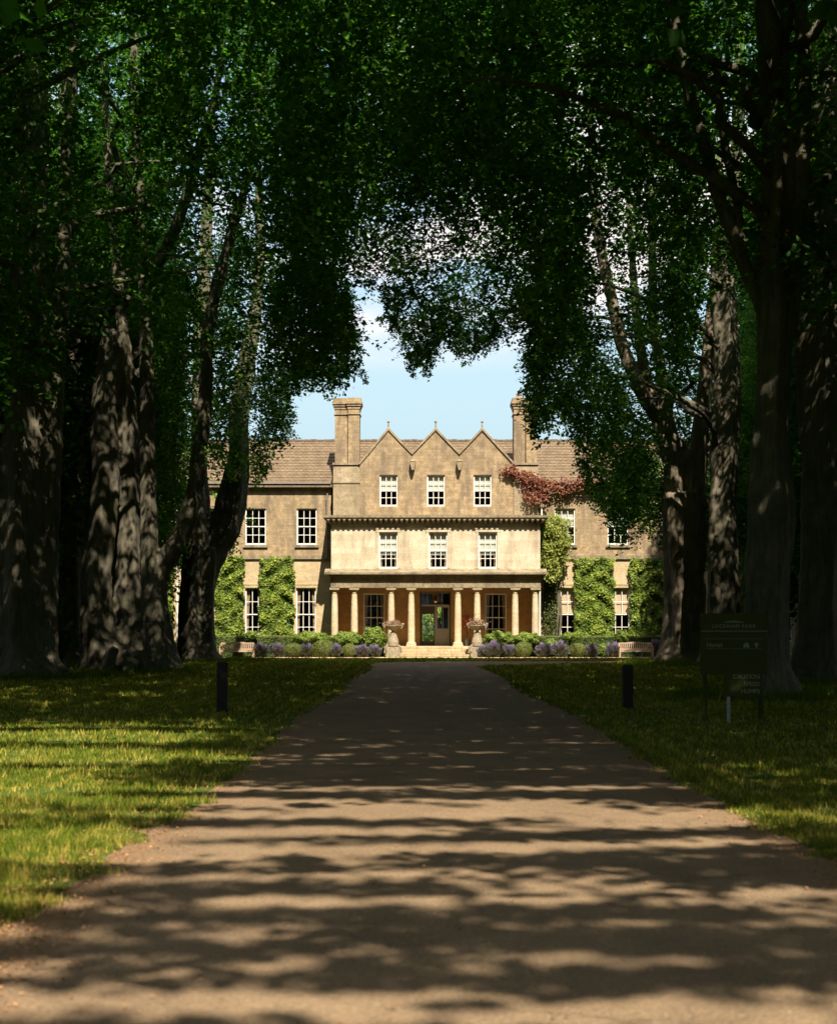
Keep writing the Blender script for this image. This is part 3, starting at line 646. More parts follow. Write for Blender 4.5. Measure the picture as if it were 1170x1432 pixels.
def bush(name, px, py, rx, ry, d, mat, size, n, lab, cat, grp=None, ragged=.12, spiky=False, flat=.9):
    c = P(px, py, d); sx, sz = rx * d / F, ry * d / F; base = (c[0], d, 0); rg = np.random.default_rng(abs(int(px * 7)))
    D_ = unit(rg.normal(0, 1, (n, 3))); D_[:, 1] = -np.abs(D_[:, 1]) * np.where(rg.random(n) < .7, 1, -1)
    rr = 1 - ragged * rg.random(n) + ragged * .6 * np.sin(D_[:, 0] * 7 + px) * np.sin(D_[:, 2] * 6)
    P_ = c + D_ * rr[:, None] * [sx, sx * flat, sz]; P_ = P_[P_[:, 2] > .01] ; D_ = unit(P_ - c)
    if spiky:
        n_ = len(P_); up = unit(D_ * .8 + [0, 0, .9] + rg.normal(0, .2, (n_, 3))); side = unit(np.cross(up, rg.normal(0, 1, (n_, 3)))); s_ = size * rg.uniform(.6, 1.3, n_)[:, None]
        V = np.stack([P_ - up * s_ * .6, P_ + side * s_ * .11, P_ + up * s_ * .6, P_ - side * s_ * .11], 1)
        tone = .2 + .6 * np.clip((P_[:, 2] - c[2]) / sz, -.3, 1) + rg.normal(0, .18, n_)
    else:
        V = leaves_at(P_, D_ + [0, 0, .2], size, .6, rg, .5); tone = rg.beta(2, 2, len(P_)) * .9 + .1 * D_[:, 2]
    return tag(quads(name, V, tone, mat, origin=base), lab, cat, grp)
for px, py, rx, ry, lab in ((410, 909, 13, 10, 'round clipped box ball beside the left lavender, smallest of the pair left of the steps'), (452, 907, 18, 12, 'largest clipped box ball left of the steps'),
    (489, 910, 12, 10, 'round clipped box ball between lavender patches left of the steps'), (731, 909, 13, 11, 'clipped box ball nearest the steps on the right'), (807, 909, 14, 10, 'clipped box ball between lavender patches in the right bed')):
    bush('box_ball', px, py, rx, ry, 85.4, BOX, .05, 5200, lab, 'topiary', 'clipped box balls in the flower beds', .05)
lv = ((362, 909, 13, 10, 'lavender clump at the right end of the left bench'), (387, 909, 11, 9, 'lavender clump between the left bench and a box ball'), (429, 909, 9, 11, 'lavender clump between the two left box balls'),
      (470, 910, 8, 9, 'narrow lavender clump right of the largest box ball'), (506, 911, 12, 8, 'lavender clump before the left urn'), (524, 911, 9, 8, 'grey purple lavender mound nearest the left urn'),
      (690, 908, 14, 11, 'wide lavender clump at the foot of the right urn'), (711, 911, 10, 9, 'low lavender clump left of the right box ball'), (760, 910, 13, 10, 'lavender clump right of the ball nearest the steps'),
      (783, 909, 12, 12, 'tall purple lavender clump left of the green ball in the right bed'), (827, 911, 9, 10, 'lavender clump right of the middle ball in the right bed'), (858, 910, 12, 11, 'lavender clump behind the end of the right bench'),
      (918, 906, 12, 11, 'lavender clump at the right end of the right bench'), (645 + 30, 912, 8, 8, 'small lavender clump touching the right pedestal'))
for px, py, rx, ry, lab in lv: bush('lavender_clump', px, py, rx, ry, 85.3 + .2 * math.sin(px), LAV, .2, 1500, lab, 'lavender', 'lavender clumps in the flower beds', .35, True)
for px, py, rx, ry, n, lab in ((845, 909, 9, 10, 1000, 'yellow green loose plant between lavender in the right bed'), (770, 900, 9, 7, 800, 'small green shrub top above the right lavender'), (433, 892, 28, 9, 3000, 'bright shrub spilling over the hedge above the largest ball'),
    (485, 894, 22, 11, 2600, 'bright green leafy shrub over the hedge left of the tall shrub'), (524, 893, 17, 17, 2400, 'tall bright shrub with big leaves beside the left urn'), (697, 893, 22, 11, 2800, 'bright leafy shrub beside the right urn'),
    (735, 894, 20, 10, 2600, 'bright shrub over the hedge behind the right box balls'), (799, 890, 15, 6, 800, 'low green plant top under the first blinded window'), (869, 889, 10, 9, 800, 'small pale shrub under the window above the right bench'),
    (352, 888, 9, 6, 700, 'small round shrub top under the window beside the left climber'), (237, 905, 14, 13, 1200, 'pale flowering shrub glimpsed between the left tree trunks')):
    bush('leafy_shrub', px, py, rx, ry, 86.2, SHRUB, .13, n, lab, 'shrub', 'loose shrubs along the hedges', .3)
# garden behind the house seen through the hall
for k, (x, y) in enumerate(((1.0, 112), (2.8, 116), (-.6, 118))):
    o = bush('garden_shrub', 585 + x * F / y, 865, 3.2 * F / y, 2.6 * F / y, y, SHRUB, .25, 4500, ('rounded sunlit shrub seen through the glazed door', 'larger sunlit shrub behind the house', 'far sunlit shrub behind the house')[k], 'shrub', None, .3)

# urns on pedestals
def urn(px, lab, lab2):
    d = 86.3; x = X(px, d); zt = Z(886, d)
    t = empty('stone_pedestal', (x, d, 0)); tag(t, lab2, 'pedestal', 'pedestals beside the steps')
    m = MB(); m.box(x - .42, x + .42, d - .42, d + .42, 0, .22); m.box(x - .3, x + .3, d - .3, d + .3, .22, .62)
    part('plinth', m, URNSTONE, t)
    m = MB(); m.lathe([(.28, .62), (.33, .68), (.34, .9), (.31, 1.05), (.26, 1.18), (.22, zt - .02)], x, d, 14); m.tube([(x - .5, d - .15, .25), (x - .46, d - .2, .6), (x - .3, d - .2, .75), (x - .34, d - .2, .55)], .07, 6); m.tube([(x + .5, d - .15, .25), (x + .46, d - .2, .6), (x + .3, d - .2, .75), (x + .34, d - .2, .55)], .07, 6)
    part('carved_block', m, URNSTONE, t, smooth=False)
    t = empty('stone_urn', (x, d, zt)); tag(t, lab, 'urn', 'urns beside the steps')
    m = MB(); m.lathe([(.2, zt), (.2, zt + .05), (.09, zt + .1), (.11, zt + .18), (.3, zt + .26), (.40, zt + .36), (.43, zt + .42), (.50, zt + .46), (.50, zt + .5), (.4, zt + .5), (.36, zt + .42)], x, d, 20); part('bowl', m, URNSTONE, t, smooth=False)
    for s_ in (-1, 1):
        m = MB(); m.tube([(x + s_ * .36, d, zt + .28), (x + s_ * .52, d, zt + .34), (x + s_ * .6, d, zt + .5), (x + s_ * .63, d, zt + .62), (x + s_ * .55, d, zt + .6), (x + s_ * .46, d, zt + .48)], .035, 6); part('handle', m, URNSTONE, t)
    rg = np.random.default_rng(abs(int(px))); n = 900; P_ = np.array([x, d, zt + .5]) + rg.normal(0, 1, (n, 3)) * [.22, .2, .1] + [0, 0, .05]
    sp_ = rg.random(n) < .25; P_[sp_, 2] += rg.random(sp_.sum()) * (.3 if px > 600 else .12); quads('flowers', leaves_at(P_, np.tile([0, -.5, 1], (n, 1)), .1, .5, rg), rg.random(n), PINK, t)
urn(549.5, 'stone urn with pink flowers left of the entrance steps', 'carved stone pedestal under the left flower urn')
urn(667, 'stone urn with spiky reddish plants right of the entrance steps', 'carved stone pedestal under the right flower urn')
rg = np.random.default_rng(8); P_ = P(653, 870, 90.9) + rg.normal(0, 1, (260, 3)) * [.16, .12, .26]
t = empty('potted_red_plant', (X(653, 90.9), 90.9, zf)); tag(t, 'slender potted plant with red flowers on the porch right of the door', 'potted plant')
quads('red_flowers', leaves_at(P_, np.tile([0, -1, .3], (260, 1)), .09, .8, rg), rg.random(260), RED, t)
m = MB(); m.tube([(X(653, 90.9), 90.9, zf + .4), (X(653, 90.9), 90.9, Z(872, 90.9))], .025, 6); m.lathe([(.16, zf), (.22, zf + .4), (.2, zf + .4)], X(653, 90.9), 90.9, 12); part('pot_and_stem', m, DARKWOOD, t)

# benches
def bench(px, lab, flip=1):
    d = 84.3; L_ = 2.0; x = X(px, d); t = empty('garden_bench', (x, d, 0)); tag(t, lab, 'bench', 'wooden benches facing the lawn')
    h = L_ / 2
    m = MB()
    for k in range(4): m.box(x - h + .03, x + h - .03, d - .48 + .12 * k, d - .39 + .12 * k, .42, .445)
    m.box(x - h + .06, x + h - .06, d - .5, d - .47, .34, .415); part('seat', m, TEAK, t)
    m = MB(); n = 17
    for k in range(n):
        xx = x - h + .09 + (L_ - .18) * k / (n - 1); m.add([(xx - .022, d + .01, .50), (xx + .022, d + .01, .50), (xx + .022, d + .11, .84), (xx - .022, d + .11, .84), (xx - .022, d + .03, .50), (xx + .022, d + .03, .50), (xx + .022, d + .13, .84), (xx - .022, d + .13, .84)], [(0, 1, 2, 3), (7, 6, 5, 4), (0, 4, 5, 1), (1, 5, 6, 2), (2, 6, 7, 3), (3, 7, 4, 0)])
    m.box(x - h + .05, x + h - .05, d - .005, d + .04, .46, .53)
    pts = []; q = 14
    for k in range(q + 1):
        u = k / q * 2 - 1; pts.append((x + u * (h - .04), .885 + .05 * (1 - min(1, abs(u) / .55) ** 2) if abs(u) < .55 else .885))
    pts += [(x + h - .04, .82), (x - h + .04, .82)]; m.prism(pts[::-1], d + .1, d + .145)
    part('backrest', m, TEAK, t)
    for s_ in (-1, 1):
        xx = x + s_ * (h - .035)
        for nm, y0, y1, zt_ in (('leg', d - .5, d - .43, .64), ('leg', d + .03, d + .1, .84)):
            m = MB(); m.box(xx - .035, xx + .035, y0, y1, 0, zt_); part('leg', m, TEAK, t)
        m = MB(); m.box(xx - .045, xx + .045, d - .53, d + .06, .643, .68); part('armrest', m, TEAK, t)
bench(332, 'wooden slatted garden bench by the hedge left of the steps, near the forked tree')
bench(888, 'wooden slatted garden bench right of the steps, beneath the right climber')

# ------------------------------------------------------------------ bollards and signs
def bollard(px, base, top, hw, lab):
    d = EYE * F / (base - HY); x = X(px, d); h = Z(top, d); r = hw * d / F; m = MB()
    m.box(x - r, x + r, d - r, d + r, -.05, h - .03)
    m.add([(x - r, d - r, h - .03), (x + r, d - r, h - .03), (x + r, d + r, h - .03), (x - r, d + r, h - .03), (x - r * .7, d - r * .7, h), (x + r * .7, d - r * .7, h), (x + r * .7, d + r * .7, h), (x - r * .7, d + r * .7, h)], [(0, 1, 5, 4), (1, 2, 6, 5), (2, 3, 7, 6), (3, 0, 4, 7), (4, 5, 6, 7)])
    o = part('wooden_bollard', m, POSTWOOD, origin=(x, d, 0)); tag(o, lab, 'bollard', 'dark posts flanking the drive')
    bv = o.modifiers.new('bevel', 'BEVEL'); bv.width = .008
bollard(311, 996, 925, 7, 'dark square wooden post on the grass left of the drive')
bollard(877, 993, 930, 7, 'dark square wooden post on the grass right of the drive')

def text(name, s_, size, loc, mat, parent, align='CENTER', font_shear=0.0, sx=1.0):
    cu = bpy.data.curves.new(name, 'FONT'); cu.body = s_; cu.size = size; cu.align_x = align; cu.extrude = .001; cu.space_character = sx; cu.shear = font_shear; cu.resolution_u = 3
    tmp = bpy.data.objects.new(name, cu); cu.materials.append(mat)
    me = bpy.data.meshes.new_from_object(tmp); bpy.data.objects.remove(tmp); me.name = name
    o = bpy.data.objects.new(name, me); COL.objects.link(o)
    o.parent = parent; o.location = np.array(loc) - wpos(parent); o.rotation_euler = (R(90), 0, 0); return o
sd_ = 24.2; sx0, sx1 = X(979, sd_), X(1072, sd_); szt = Z(858, sd_); szb = Z(943, sd_); sxm = (sx0 + sx1) / 2
t = empty('direction_sign', (sxm, sd_, 0)); tag(t, 'large dark green hotel direction board standing before the trunks right of the drive', 'sign')
m = MB(); m.box(sx0, sx1, sd_, sd_ + .05, szb, szt); bo = part('board', m, SIGNGREEN, t); bv = bo.modifiers.new('b', 'BEVEL'); bv.width = .006
for xx in (sx0 + .09, sx1 - .09):
    m = MB(); m.box(xx - .035, xx + .035, sd_ + .053, sd_ + .12, -.1, szt - .08); part('post', m, SIGNGREEN, t)
f_ = sd_ - .004
text('lettering', 'LUCKNAM PARK', .085, (sxm, f_, Z(878, sd_)), SIGNTXT, t, sx=1.22)
text('lettering', 'Hotel', .115, (sx0 + .1, f_, Z(905, sd_)), SIGNTXT, t, 'LEFT')
m = MB(); f2 = sd_ - .006
for zz, hh in ((Z(883, sd_), .010), (Z(893.5, sd_), .004), (Z(907, sd_) - .004, .004)):
    m.box(sx0 + (.0 if hh > .005 else .08), sx1 - (.0 if hh > .005 else .08), f2, sd_ - .001, zz, zz + hh)
part('divider_lines', m, SIGNTXT, t)
m = MB(); zc = Z(869.5, sd_)                              # small crest: low roofline with gables
for k in range(-4, 5): hh = .035 - .006 * abs(k); m.prism([(sxm + k * .032 - .013, zc), (sxm + k * .032 + .013, zc), (sxm + k * .032, zc + hh)], f2, sd_ - .001)
m.box(sxm - .17, sxm + .17, f2 + .001, sd_ - .001, zc - .014, zc - .006); part('crest', m, SIGNTXT, t)
m = MB(); ax = X(1057, sd_); az_ = Z(906, sd_); m.box(ax - .012, ax + .012, f2, sd_ - .001, az_, az_ + .05); m.prism([(ax - .045, az_ + .05), (ax + .045, az_ + .05), (ax, az_ + .095)], f2, sd_ - .001); part('arrow', m, SIGNTXT, t)
m = MB(); cx_ = X(1043, sd_); m.box(cx_ - .05, cx_ + .05, f2, sd_ - .001, az_ + .012, az_ + .05); m.prism([(cx_ - .035, az_ + .052), (cx_ + .035, az_ + .052), (cx_ + .025, az_ + .085), (cx_ - .025, az_ + .085)], f2, sd_ - .001); m.box(cx_ - .045, cx_ - .025, f2, sd_ - .001, az_, az_ + .01); m.box(cx_ + .025, cx_ + .045, f2, sd_ - .001, az_, az_ + .01); part('car_symbol', m, SIGNTXT, t)
cd = 23.6; q0, q1 = X(1012, cd), X(1066, cd); qt, qb = Z(938, cd), Z(974, cd); xm_ = X(1019, cd)
t = empty('speed_hump_sign', (xm_, cd, 0)); tag(t, 'small dark green caution speed humps plate on thin pale post below the hotel board', 'sign')
m = MB(); m.box(q0, q1, cd, cd + .02, qb, qt); part('board', m, SIGNGREEN, t)
m = MB(); m.tube([(xm_, cd + .05, 0), (xm_, cd + .05, qt - .02)], .028, 10); part('post', m, METAL, t)
for k, s_ in enumerate(('CAUTION', 'SPEED', 'HUMPS')): text('lettering', s_, .098, (q1 - .05, cd - .003, Z(949 + k * 10.2, cd)), SIGNTXT, t, 'RIGHT')

# ------------------------------------------------------------------ trees
def skel(pts, d, dd=0.0):
    """pts: (px, py, halfwidth px[, depth offset]) -> world points and radii, resampled"""
    W = []; r = []
    for q in pts:
        de = d + (q[3] if len(q) > 3 else 0) + dd; W.append(P(q[0], q[1], de)); r.append(q[2] * de / F)
    W = np.array(W); r = np.array(r)
    s = np.concatenate([[0], np.cumsum(np.linalg.norm(np.diff(W, axis=0), axis=1))]); n = max(4, int(s[-1] / .3))
    u = np.linspace(0, s[-1], n)
    def cr(a):                                            # smooth interpolation
        m_ = np.gradient(a, s); idx = np.clip(np.searchsorted(s, u) - 1, 0, len(s) - 2); h = s[idx + 1] - s[idx]; t_ = (u - s[idx]) / h
        return (2 * t_ ** 3 - 3 * t_ ** 2 + 1) * a[idx] + (t_ ** 3 - 2 * t_ ** 2 + t_) * h * m_[idx] + (-2 * t_ ** 3 + 3 * t_ ** 2) * a[idx + 1] + (t_ ** 3 - t_ ** 2) * h * m_[idx + 1]
    return np.stack([cr(W[:, i]) for i in range(3)], 1), np.maximum(cr(r), .03)
TREES = []; LIMBS = []
def tree(label, basepx, d, stems, flare, voxel, bark=BARK, name='beech_tree', group='old beech trees lining the drive', seed=1, root=1.0):
    bx = X(basepx, d); t = empty(name, (bx, d, 0)); tag(t, label, 'tree', group)
    m = MB(); m2 = MB(); rg = np.random.default_rng(seed)
    for k, st in enumerate(stems):
        W, r = skel(st, d); LIMBS.append((np.array([q[:2] for q in st], float), np.mean([q[2] for q in st]) + 4, d))
        if k < flare[0]:                                  # stems that reach the ground get a root flare
            z = W[:, 2]; r = r * (1 + .42 * root * np.exp(-np.maximum(z, 0) / .45)); W = np.vstack([W[0] - [0, 0, .5], W]); r = np.concatenate([[r[0] * 1.1], r])
        (m if np.mean(r) > .16 else m2).tube(W, r, 20 if np.mean(r) > .16 else 8, .15 if r.mean() > .3 else .06, 5, seed + k * 1.7)
    for k in range(flare[1]):                             # buttress roots
        a = 2 * math.pi * (k + rg.random() * .5) / flare[1]; R0 = flare[2] * root
        m.tube([(bx + math.cos(a) * R0 * u, d + math.sin(a) * R0 * u * .8, .75 * (1 - u / 1.15) ** 2 * 1.6 - .12) for u in (.25, .5, .75, 1.0, 1.3)], [.34, .3, .24, .16, .07], 10)
    tr = part('trunk', m, bark, t, smooth=True)
    rm = tr.modifiers.new('r', 'REMESH'); rm.mode = 'VOXEL'; rm.voxel_size = voxel; rm.use_smooth_shade = True
    sm = tr.modifiers.new('s', 'SMOOTH'); sm.factor = .5; sm.iterations = 2
    tx = bpy.data.textures.new('lumps', 'CLOUDS'); tx.noise_scale = .55; dm = tr.modifiers.new('d', 'DISPLACE'); dm.texture = tx; dm.strength = .13; dm.mid_level = .5; dm.texture_coords = 'LOCAL'
    if m2.n: part('branch', m2, bark, t, smooth=True)
    TREES.append((t, bx, d)); return t

T1 = tree('broad dark buttressed beech at the far left edge', 36, 47, [
    [(30, 948, 44), (28, 860, 36), (32, 700, 32), (40, 500, 28), (45, 300, 22), (48, 100, 18), (45, -80, 14), (40, -250, 9)],
    [(62, 948, 20), (70, 880, 12), (72, 780, 11), (78, 600, 11), (86, 400, 11), (96, 200, 10), (104, 20, 8), (110, -150, 6)],
    [(-10, 700, 18), (-30, 400, 14), (-50, 100, 10)]], (2, 7, 1.9), .09, seed=2)
T1b = tree('slender dark beech standing close behind the broad buttressed left tree', 96, 62, [
    [(97, 926, 19), (99, 800, 17), (99, 650, 16), (98, 480, 14), (94, 300, 12), (92, 100, 9), (90, -60, 6)],
    [(99, 505, 7), (125, 465, 7), (165, 424, 7.5, -1), (210, 382, 8, -2), (242, 328, 8.5, -3), (264, 265, 8, -4), (280, 210, 7, -5), (300, 140, 6, -6), (315, 40, 5, -7)]], (1, 4, 1.1), .09, seed=5)
T2 = tree('massive three stemmed beech with a broken stub, left of the drive', 178, 53.6, [
    [(147, 938, 30), (138, 870, 23), (136, 799, 21), (145, 730, 19), (149, 673, 18), (147, 589, 19), (150, 520, 14), (149, 470, 8), (146, 452, 3)],
    [(192, 938, 27, .5), (184, 860, 22, .6), (180, 799, 18, .7), (181, 673, 13, .6), (180, 589, 12, .4), (174, 500, 10), (168, 430, 8), (160, 330, 7), (150, 200, 6), (146, 60, 5)],
    [(228, 938, 22), (219, 880, 20), (216, 830, 17), (224, 795, 15), (250, 756, 13), (268, 705, 12), (279, 630, 10.5), (287, 560, 10), (290, 480, 9), (297, 430, 8.5), (311, 372, 8), (326, 318, 7), (343, 262, 6), (353, 225, 5), (365, 150, 4), (372, 60, 3)],
    [(212, 820, 14), (209, 740, 12), (207, 640, 11), (206, 520, 10), (203, 420, 9), (196, 300, 8), (190, 150, 7.5), (186, 0, 7), (184, -150, 5)],
    [(150, 935, 9, -1.3), (160, 905, 9, -1.35)]], (3, 8, 1.9), .075, seed=3)
T3 = tree('beech forking into bowed limbs in front of the left wing of the house', 284, 74, [
    [(276, 922, 25), (276, 860, 24), (280, 800, 23), (284, 765, 23)],
    [(280, 800, 20), (276, 735, 17), (277, 690, 14), (278, 650, 10), (279, 600, 12), (281, 540, 12), (284, 440, 10), (290, 300, 8), (296, 150, 6)],
    [(282, 830, 15), (290, 800, 15), (304, 768, 15), (321, 738, 15), (331, 700, 14), (336, 650, 13), (334, 600, 14), (338, 550, 13), (346, 500, 12), (354, 455, 10), (360, 415, 8), (364, 340, 7), (362, 240, 5)],
    [(296, 760, 9), (303, 727, 8), (310, 695, 7), (316, 668, 5), (323, 640, 4.5), (330, 600, 4), (333, 560, 3)]], (1, 7, 1.7), .075, seed=4, root=.7)
A = tree('pale multi stemmed beech with a long limb curving up over the right of the drive', 955, 68, [
    [(956, 925, 28), (958, 860, 27), (957, 800, 26.5), (955, 740, 28), (952, 690, 26)],
    [(982, 712, 11), (973, 690, 11), (958, 642, 11), (933, 605, 10), (909, 570, 10), (889, 532, 9.5), (871, 488, 9), (857, 428, 8.5), (844, 372, 8), (837, 334, 7.5), (833, 298, 7), (829, 262, 5.5), (826, 200, 4.5), (820, 120, 4), (812, 30, 3)],
    [(945, 720, 16), (940, 660, 13), (936, 600, 9), (924, 520, 8), (914, 450, 7), (912, 374, 6), (909, 260, 5), (905, 120, 4)],
    [(936, 650, 9), (922, 600, 8), (908, 545, 7.5), (896, 490, 7), (888, 420, 6), (882, 340, 5), (876, 240, 4)],
    [(968, 720, 16), (974, 660, 13), (978, 600, 11), (984, 540, 10), (990, 480, 9), (997, 410, 8), (1003, 320, 6), (1006, 200, 5)]], (1, 8, 1.9), .075, BARKP, seed=6)
B = tree('grey cracked trunk rising straight behind the green signboard', 1010, 64, [
    [(1008, 930, 26), (1009, 860, 22), (1010, 795, 21), (1009, 720, 19), (1014, 650, 17), (1019, 600, 14), (1021, 540, 13), (1018, 470, 13), (1015, 410, 12), (1016, 350, 10), (1024, 260, 9), (1031, 190, 8), (1034, 60, 7), (1036, -80, 5)],
    [(1002, 700, 9), (1000, 620, 8), (1004, 540, 7), (1002, 460, 6), (996, 380, 5)]], (1, 5, 1.3), .075, seed=7)
C = tree('sinuous dark trunk with sun patches between the signboard and the right edge', 1072, 32.5, [
    [(1072, 975, 33), (1070, 920, 30), (1070, 850, 30), (1072, 790, 31), (1077, 740, 33), (1078, 700, 32), (1076, 650, 28), (1076, 600, 23), (1080, 540, 22), (1082, 480, 25), (1084, 420, 26), (1082, 350, 22), (1085, 250, 21), (1082, 120, 20), (1076, 0, 19), (1072, -150, 15)],
    [(1078, 470, 12), (1062, 420, 11), (1042, 375, 10), (1024, 325, 10), (1004, 275, 10), (990, 222, 9), (972, 160, 9), (955, 95, 8), (940, 10, 8), (925, -80, 7)],
    [(1098, 470, 14), (1108, 400, 13), (1115, 320, 12), (1122, 220, 11), (1124, 100, 10), (1118, -20, 9)],
    [(1040, 370, 7), (1030, 290, 6), (1012, 200, 6), (1002, 100, 5)]], (1, 7, .95), .05, seed=8)
D = tree('huge dark trunk filling the right edge', 1152, 42, [
    [(1150, 960, 44), (1150, 880, 37), (1154, 760, 36), (1158, 620, 38), (1160, 480, 36), (1158, 340, 32), (1160, 180, 30), (1164, 0, 26), (1168, -160, 18)],
    [(1128, 620, 12), (1122, 500, 11), (1128, 380, 11), (1122, 260, 10)],
    [(1175, 960, 30), (1185, 800, 26), (1195, 500, 24), (1210, 200, 20)]], (1, 7, 1.7), .08, seed=9)

# crowns: leafy sprays fill the vault of the avenue, each spray belongs to the nearest tree
def spray(rg, nl, length, leaf):
    """a drooping beech spray: a bent twig with side twigs, leaves lying nearly flat"""
    Pn = []
    for k in range(nl):
        u = rg.random(); side = rg.normal(0, .22) * (1 - .6 * u)
        Pn.append((u * length, side * length, -.55 * length * u ** 2 + rg.normal(0, .035 * length) - abs(side) * .25 * length))
    Pn = np.array(Pn); Nn = np.tile([.25, 0, 1.0], (nl, 1))
    return leaves_at(Pn, Nn, leaf, .62, rg, .45)
def hit(poly, x, y):
    poly = np.asarray(poly, float); inside = np.zeros(len(x), bool); j = len(poly) - 1
    for i in range(len(poly)):
        xi, yi = poly[i]; xj, yj = poly[j]
        c = ((yi > y) != (yj > y)) & (x < (xj - xi) * (y - yi) / (yj - yi + 1e-9) + xi); inside ^= c; j = i
    return inside
OPEN = [(345, 705), (352, 668), (385, 645), (405, 622), (418, 585), (412, 545), (440, 535), (462, 560), (482, 545), (482, 515), (505, 532), (518, 520), (512, 470), (500, 415), (507, 380), (524, 400), (536, 455), (556, 500), (592, 522), (612, 500), (632, 486), (660, 500), (690, 492), (712, 470), (730, 452), (726, 500), (722, 545), (732, 588), (745, 622), (770, 600), (790, 612), (806, 640), (808, 672), (826, 700), (842, 735), (870, 772), (885, 742), (905, 728), (922, 752), (935, 790), (1170, 800), (1170, 1432), (0, 1432), (0, 800), (150, 800), (230, 812), (300, 790), (342, 770)]
def jag(poly, rg):
    out = []
    for a_, b_ in zip(poly, poly[1:] + poly[:1]):
        n_ = max(1, int(math.hypot(b_[0] - a_[0], b_[1] - a_[1]) / 9)) if (a_[1] < 790 and b_[1] < 790) else 1
        for k in range(n_):
            u = k / n_; out.append((a_[0] + (b_[0] - a_[0]) * u + (rg.normal(0, 4) if n_ > 1 else 0), a_[1] + (b_[1] - a_[1]) * u + (rg.normal(0, 11) if n_ > 1 else 0)))
    return out
OPEN0 = OPEN; OPEN = jag(OPEN, np.random.default_rng(4))
LTR = [(108, 1000), (108, 470), (128, 440), (190, 440), (235, 560), (262, 640), (272, 800), (272, 1000)]      # clear of leaves in front of the nearer left trunks
L3 = [(258, 1000), (255, 720), (264, 660), (345, 660), (348, 1000)]
RTR = [(916, 1000), (915, 700), (930, 640), (960, 560), (985, 400), (1040, 400), (1170, 470), (1170, 1000)]
limbA = np.array([(982, 712), (958, 642), (933, 605), (909, 570), (889, 532), (871, 488), (857, 428), (844, 372), (837, 334), (833, 290)], float)
def near_line(x, y, line, r):
    out = np.zeros(len(x), bool)
    for a, b_ in zip(line[:-1], line[1:]):
        ab = b_ - a; t_ = np.clip(((x - a[0]) * ab[0] + (y - a[1]) * ab[1]) / (ab @ ab), 0, 1)
        out |= np.hypot(x - a[0] - t_ * ab[0], y - a[1] - t_ * ab[1]) < r
    return out
limbT2 = np.array([(250, 756), (279, 630), (288, 520), (297, 430), (311, 372), (326, 318), (343, 262)], float)
limbD = np.array([(105, 500), (165, 424), (210, 382), (242, 328), (264, 265)], float)
def blocked(W, tip):
    """true where a spray would hang into the open vault or hide a bare trunk"""
    bad = np.zeros(len(W), bool); luck = np.sin(W[:, 0] * 91.7 + W[:, 2] * 57.3) < .72
    for Q in (W, tip):
        d = Q[:, 1]; px = CX + Q[:, 0] * F / d; py = HY - (Q[:, 2] - EYE) * F / d
        bad |= hit(OPEN, px, py)
        bad |= hit(LTR, px, py) & (d < 63); bad |= hit(L3, px, py) & (d < 76); bad |= hit(RTR, px, py) & (d < 69)
        bad |= (px < 108) & (py > 560) & (d < 50)
        bad |= near_line(px, py, limbA, 15) & (d < 69) & (py > 275); bad |= near_line(px, py, limbT2, 11) & (d < 55); bad |= near_line(px, py, limbD, 12) & (d < 62)
        bad |= (py > 930)
        for ln, hw, td in LIMBS: bad |= near_line(px, py, ln[ln[:, 1] > -60], hw) & (d < td + .5) & luck if (ln[:, 1] > -60).sum() > 1 else False
    return bad
def edge_dist(x, y):
    Q = np.asarray(OPEN, float); out = np.full(len(x), 1e9)
    for a_, b_ in zip(Q, np.roll(Q, -1, axis=0)):
        ab = b_ - a_; t_ = np.clip(((x - a_[0]) * ab[0] + (y - a_[1]) * ab[1]) / (ab @ ab), 0, 1); out = np.minimum(out, np.hypot(x - a_[0] - t_ * ab[0], y - a_[1] - t_ * ab[1]))
    return out
def clump(W, f=.23):
    a = W * f
    return (np.sin(a[:, 0] * 6.1 + 2 * np.sin(a[:, 2] * 4.3)) + np.sin(a[:, 1] * 5.3 + 1.7 * np.sin(a[:, 0] * 3.9)) + np.sin(a[:, 2] * 7.7 + 2.1 * np.sin(a[:, 1] * 4.7))) / 3

ROWS = [(X(b_, d), d) for _, b_, d in ((0, 0, 1),)][:0]
off = []                                                # avenue trees outside the frame and behind the camera
def fill(n, lo, hi, rg, cond):
    W = rg.uniform(lo, hi, (n, 3)); k = cond(W); return W[k]
rgc = np.random.default_rng(21)
def vault(W):                                           # bottom of the canopy as a function of place: low outside, high over the drive
    x, y, z = W.T; ax = np.abs(x - .3)
    zb = np.where(ax < 7, 13.0 - .10 * ax ** 1.5, 11.2 - (ax - 7) * 1.3); zb = np.maximum(zb, 3.4 + .03 * (80 - y))
    zb = zb + 1.2 * np.sin(x * .7 + y * .4)
    zt = 29 - .010 * x ** 2 + 1.5 * np.sin(x * .5) * np.sin(y * .33)
    return (z > zb) & (z < zt)
def sunny(W, y0=82.2):                                  # crowns near the house stay low enough to leave its front in the sun
    return W[:, 2] < (np.where((W[:, 0] < -12.6) | (W[:, 0] > 16.2), 90.5, y0) - W[:, 1]) / .72 + .8
def frame(W, m_=120):
    d = W[:, 1]; px = CX + W[:, 0] * F / d; py = HY - (W[:, 2] - EYE) * F / d
    return (px > -m_) & (px < 1170 + m_) & (py > -m_)
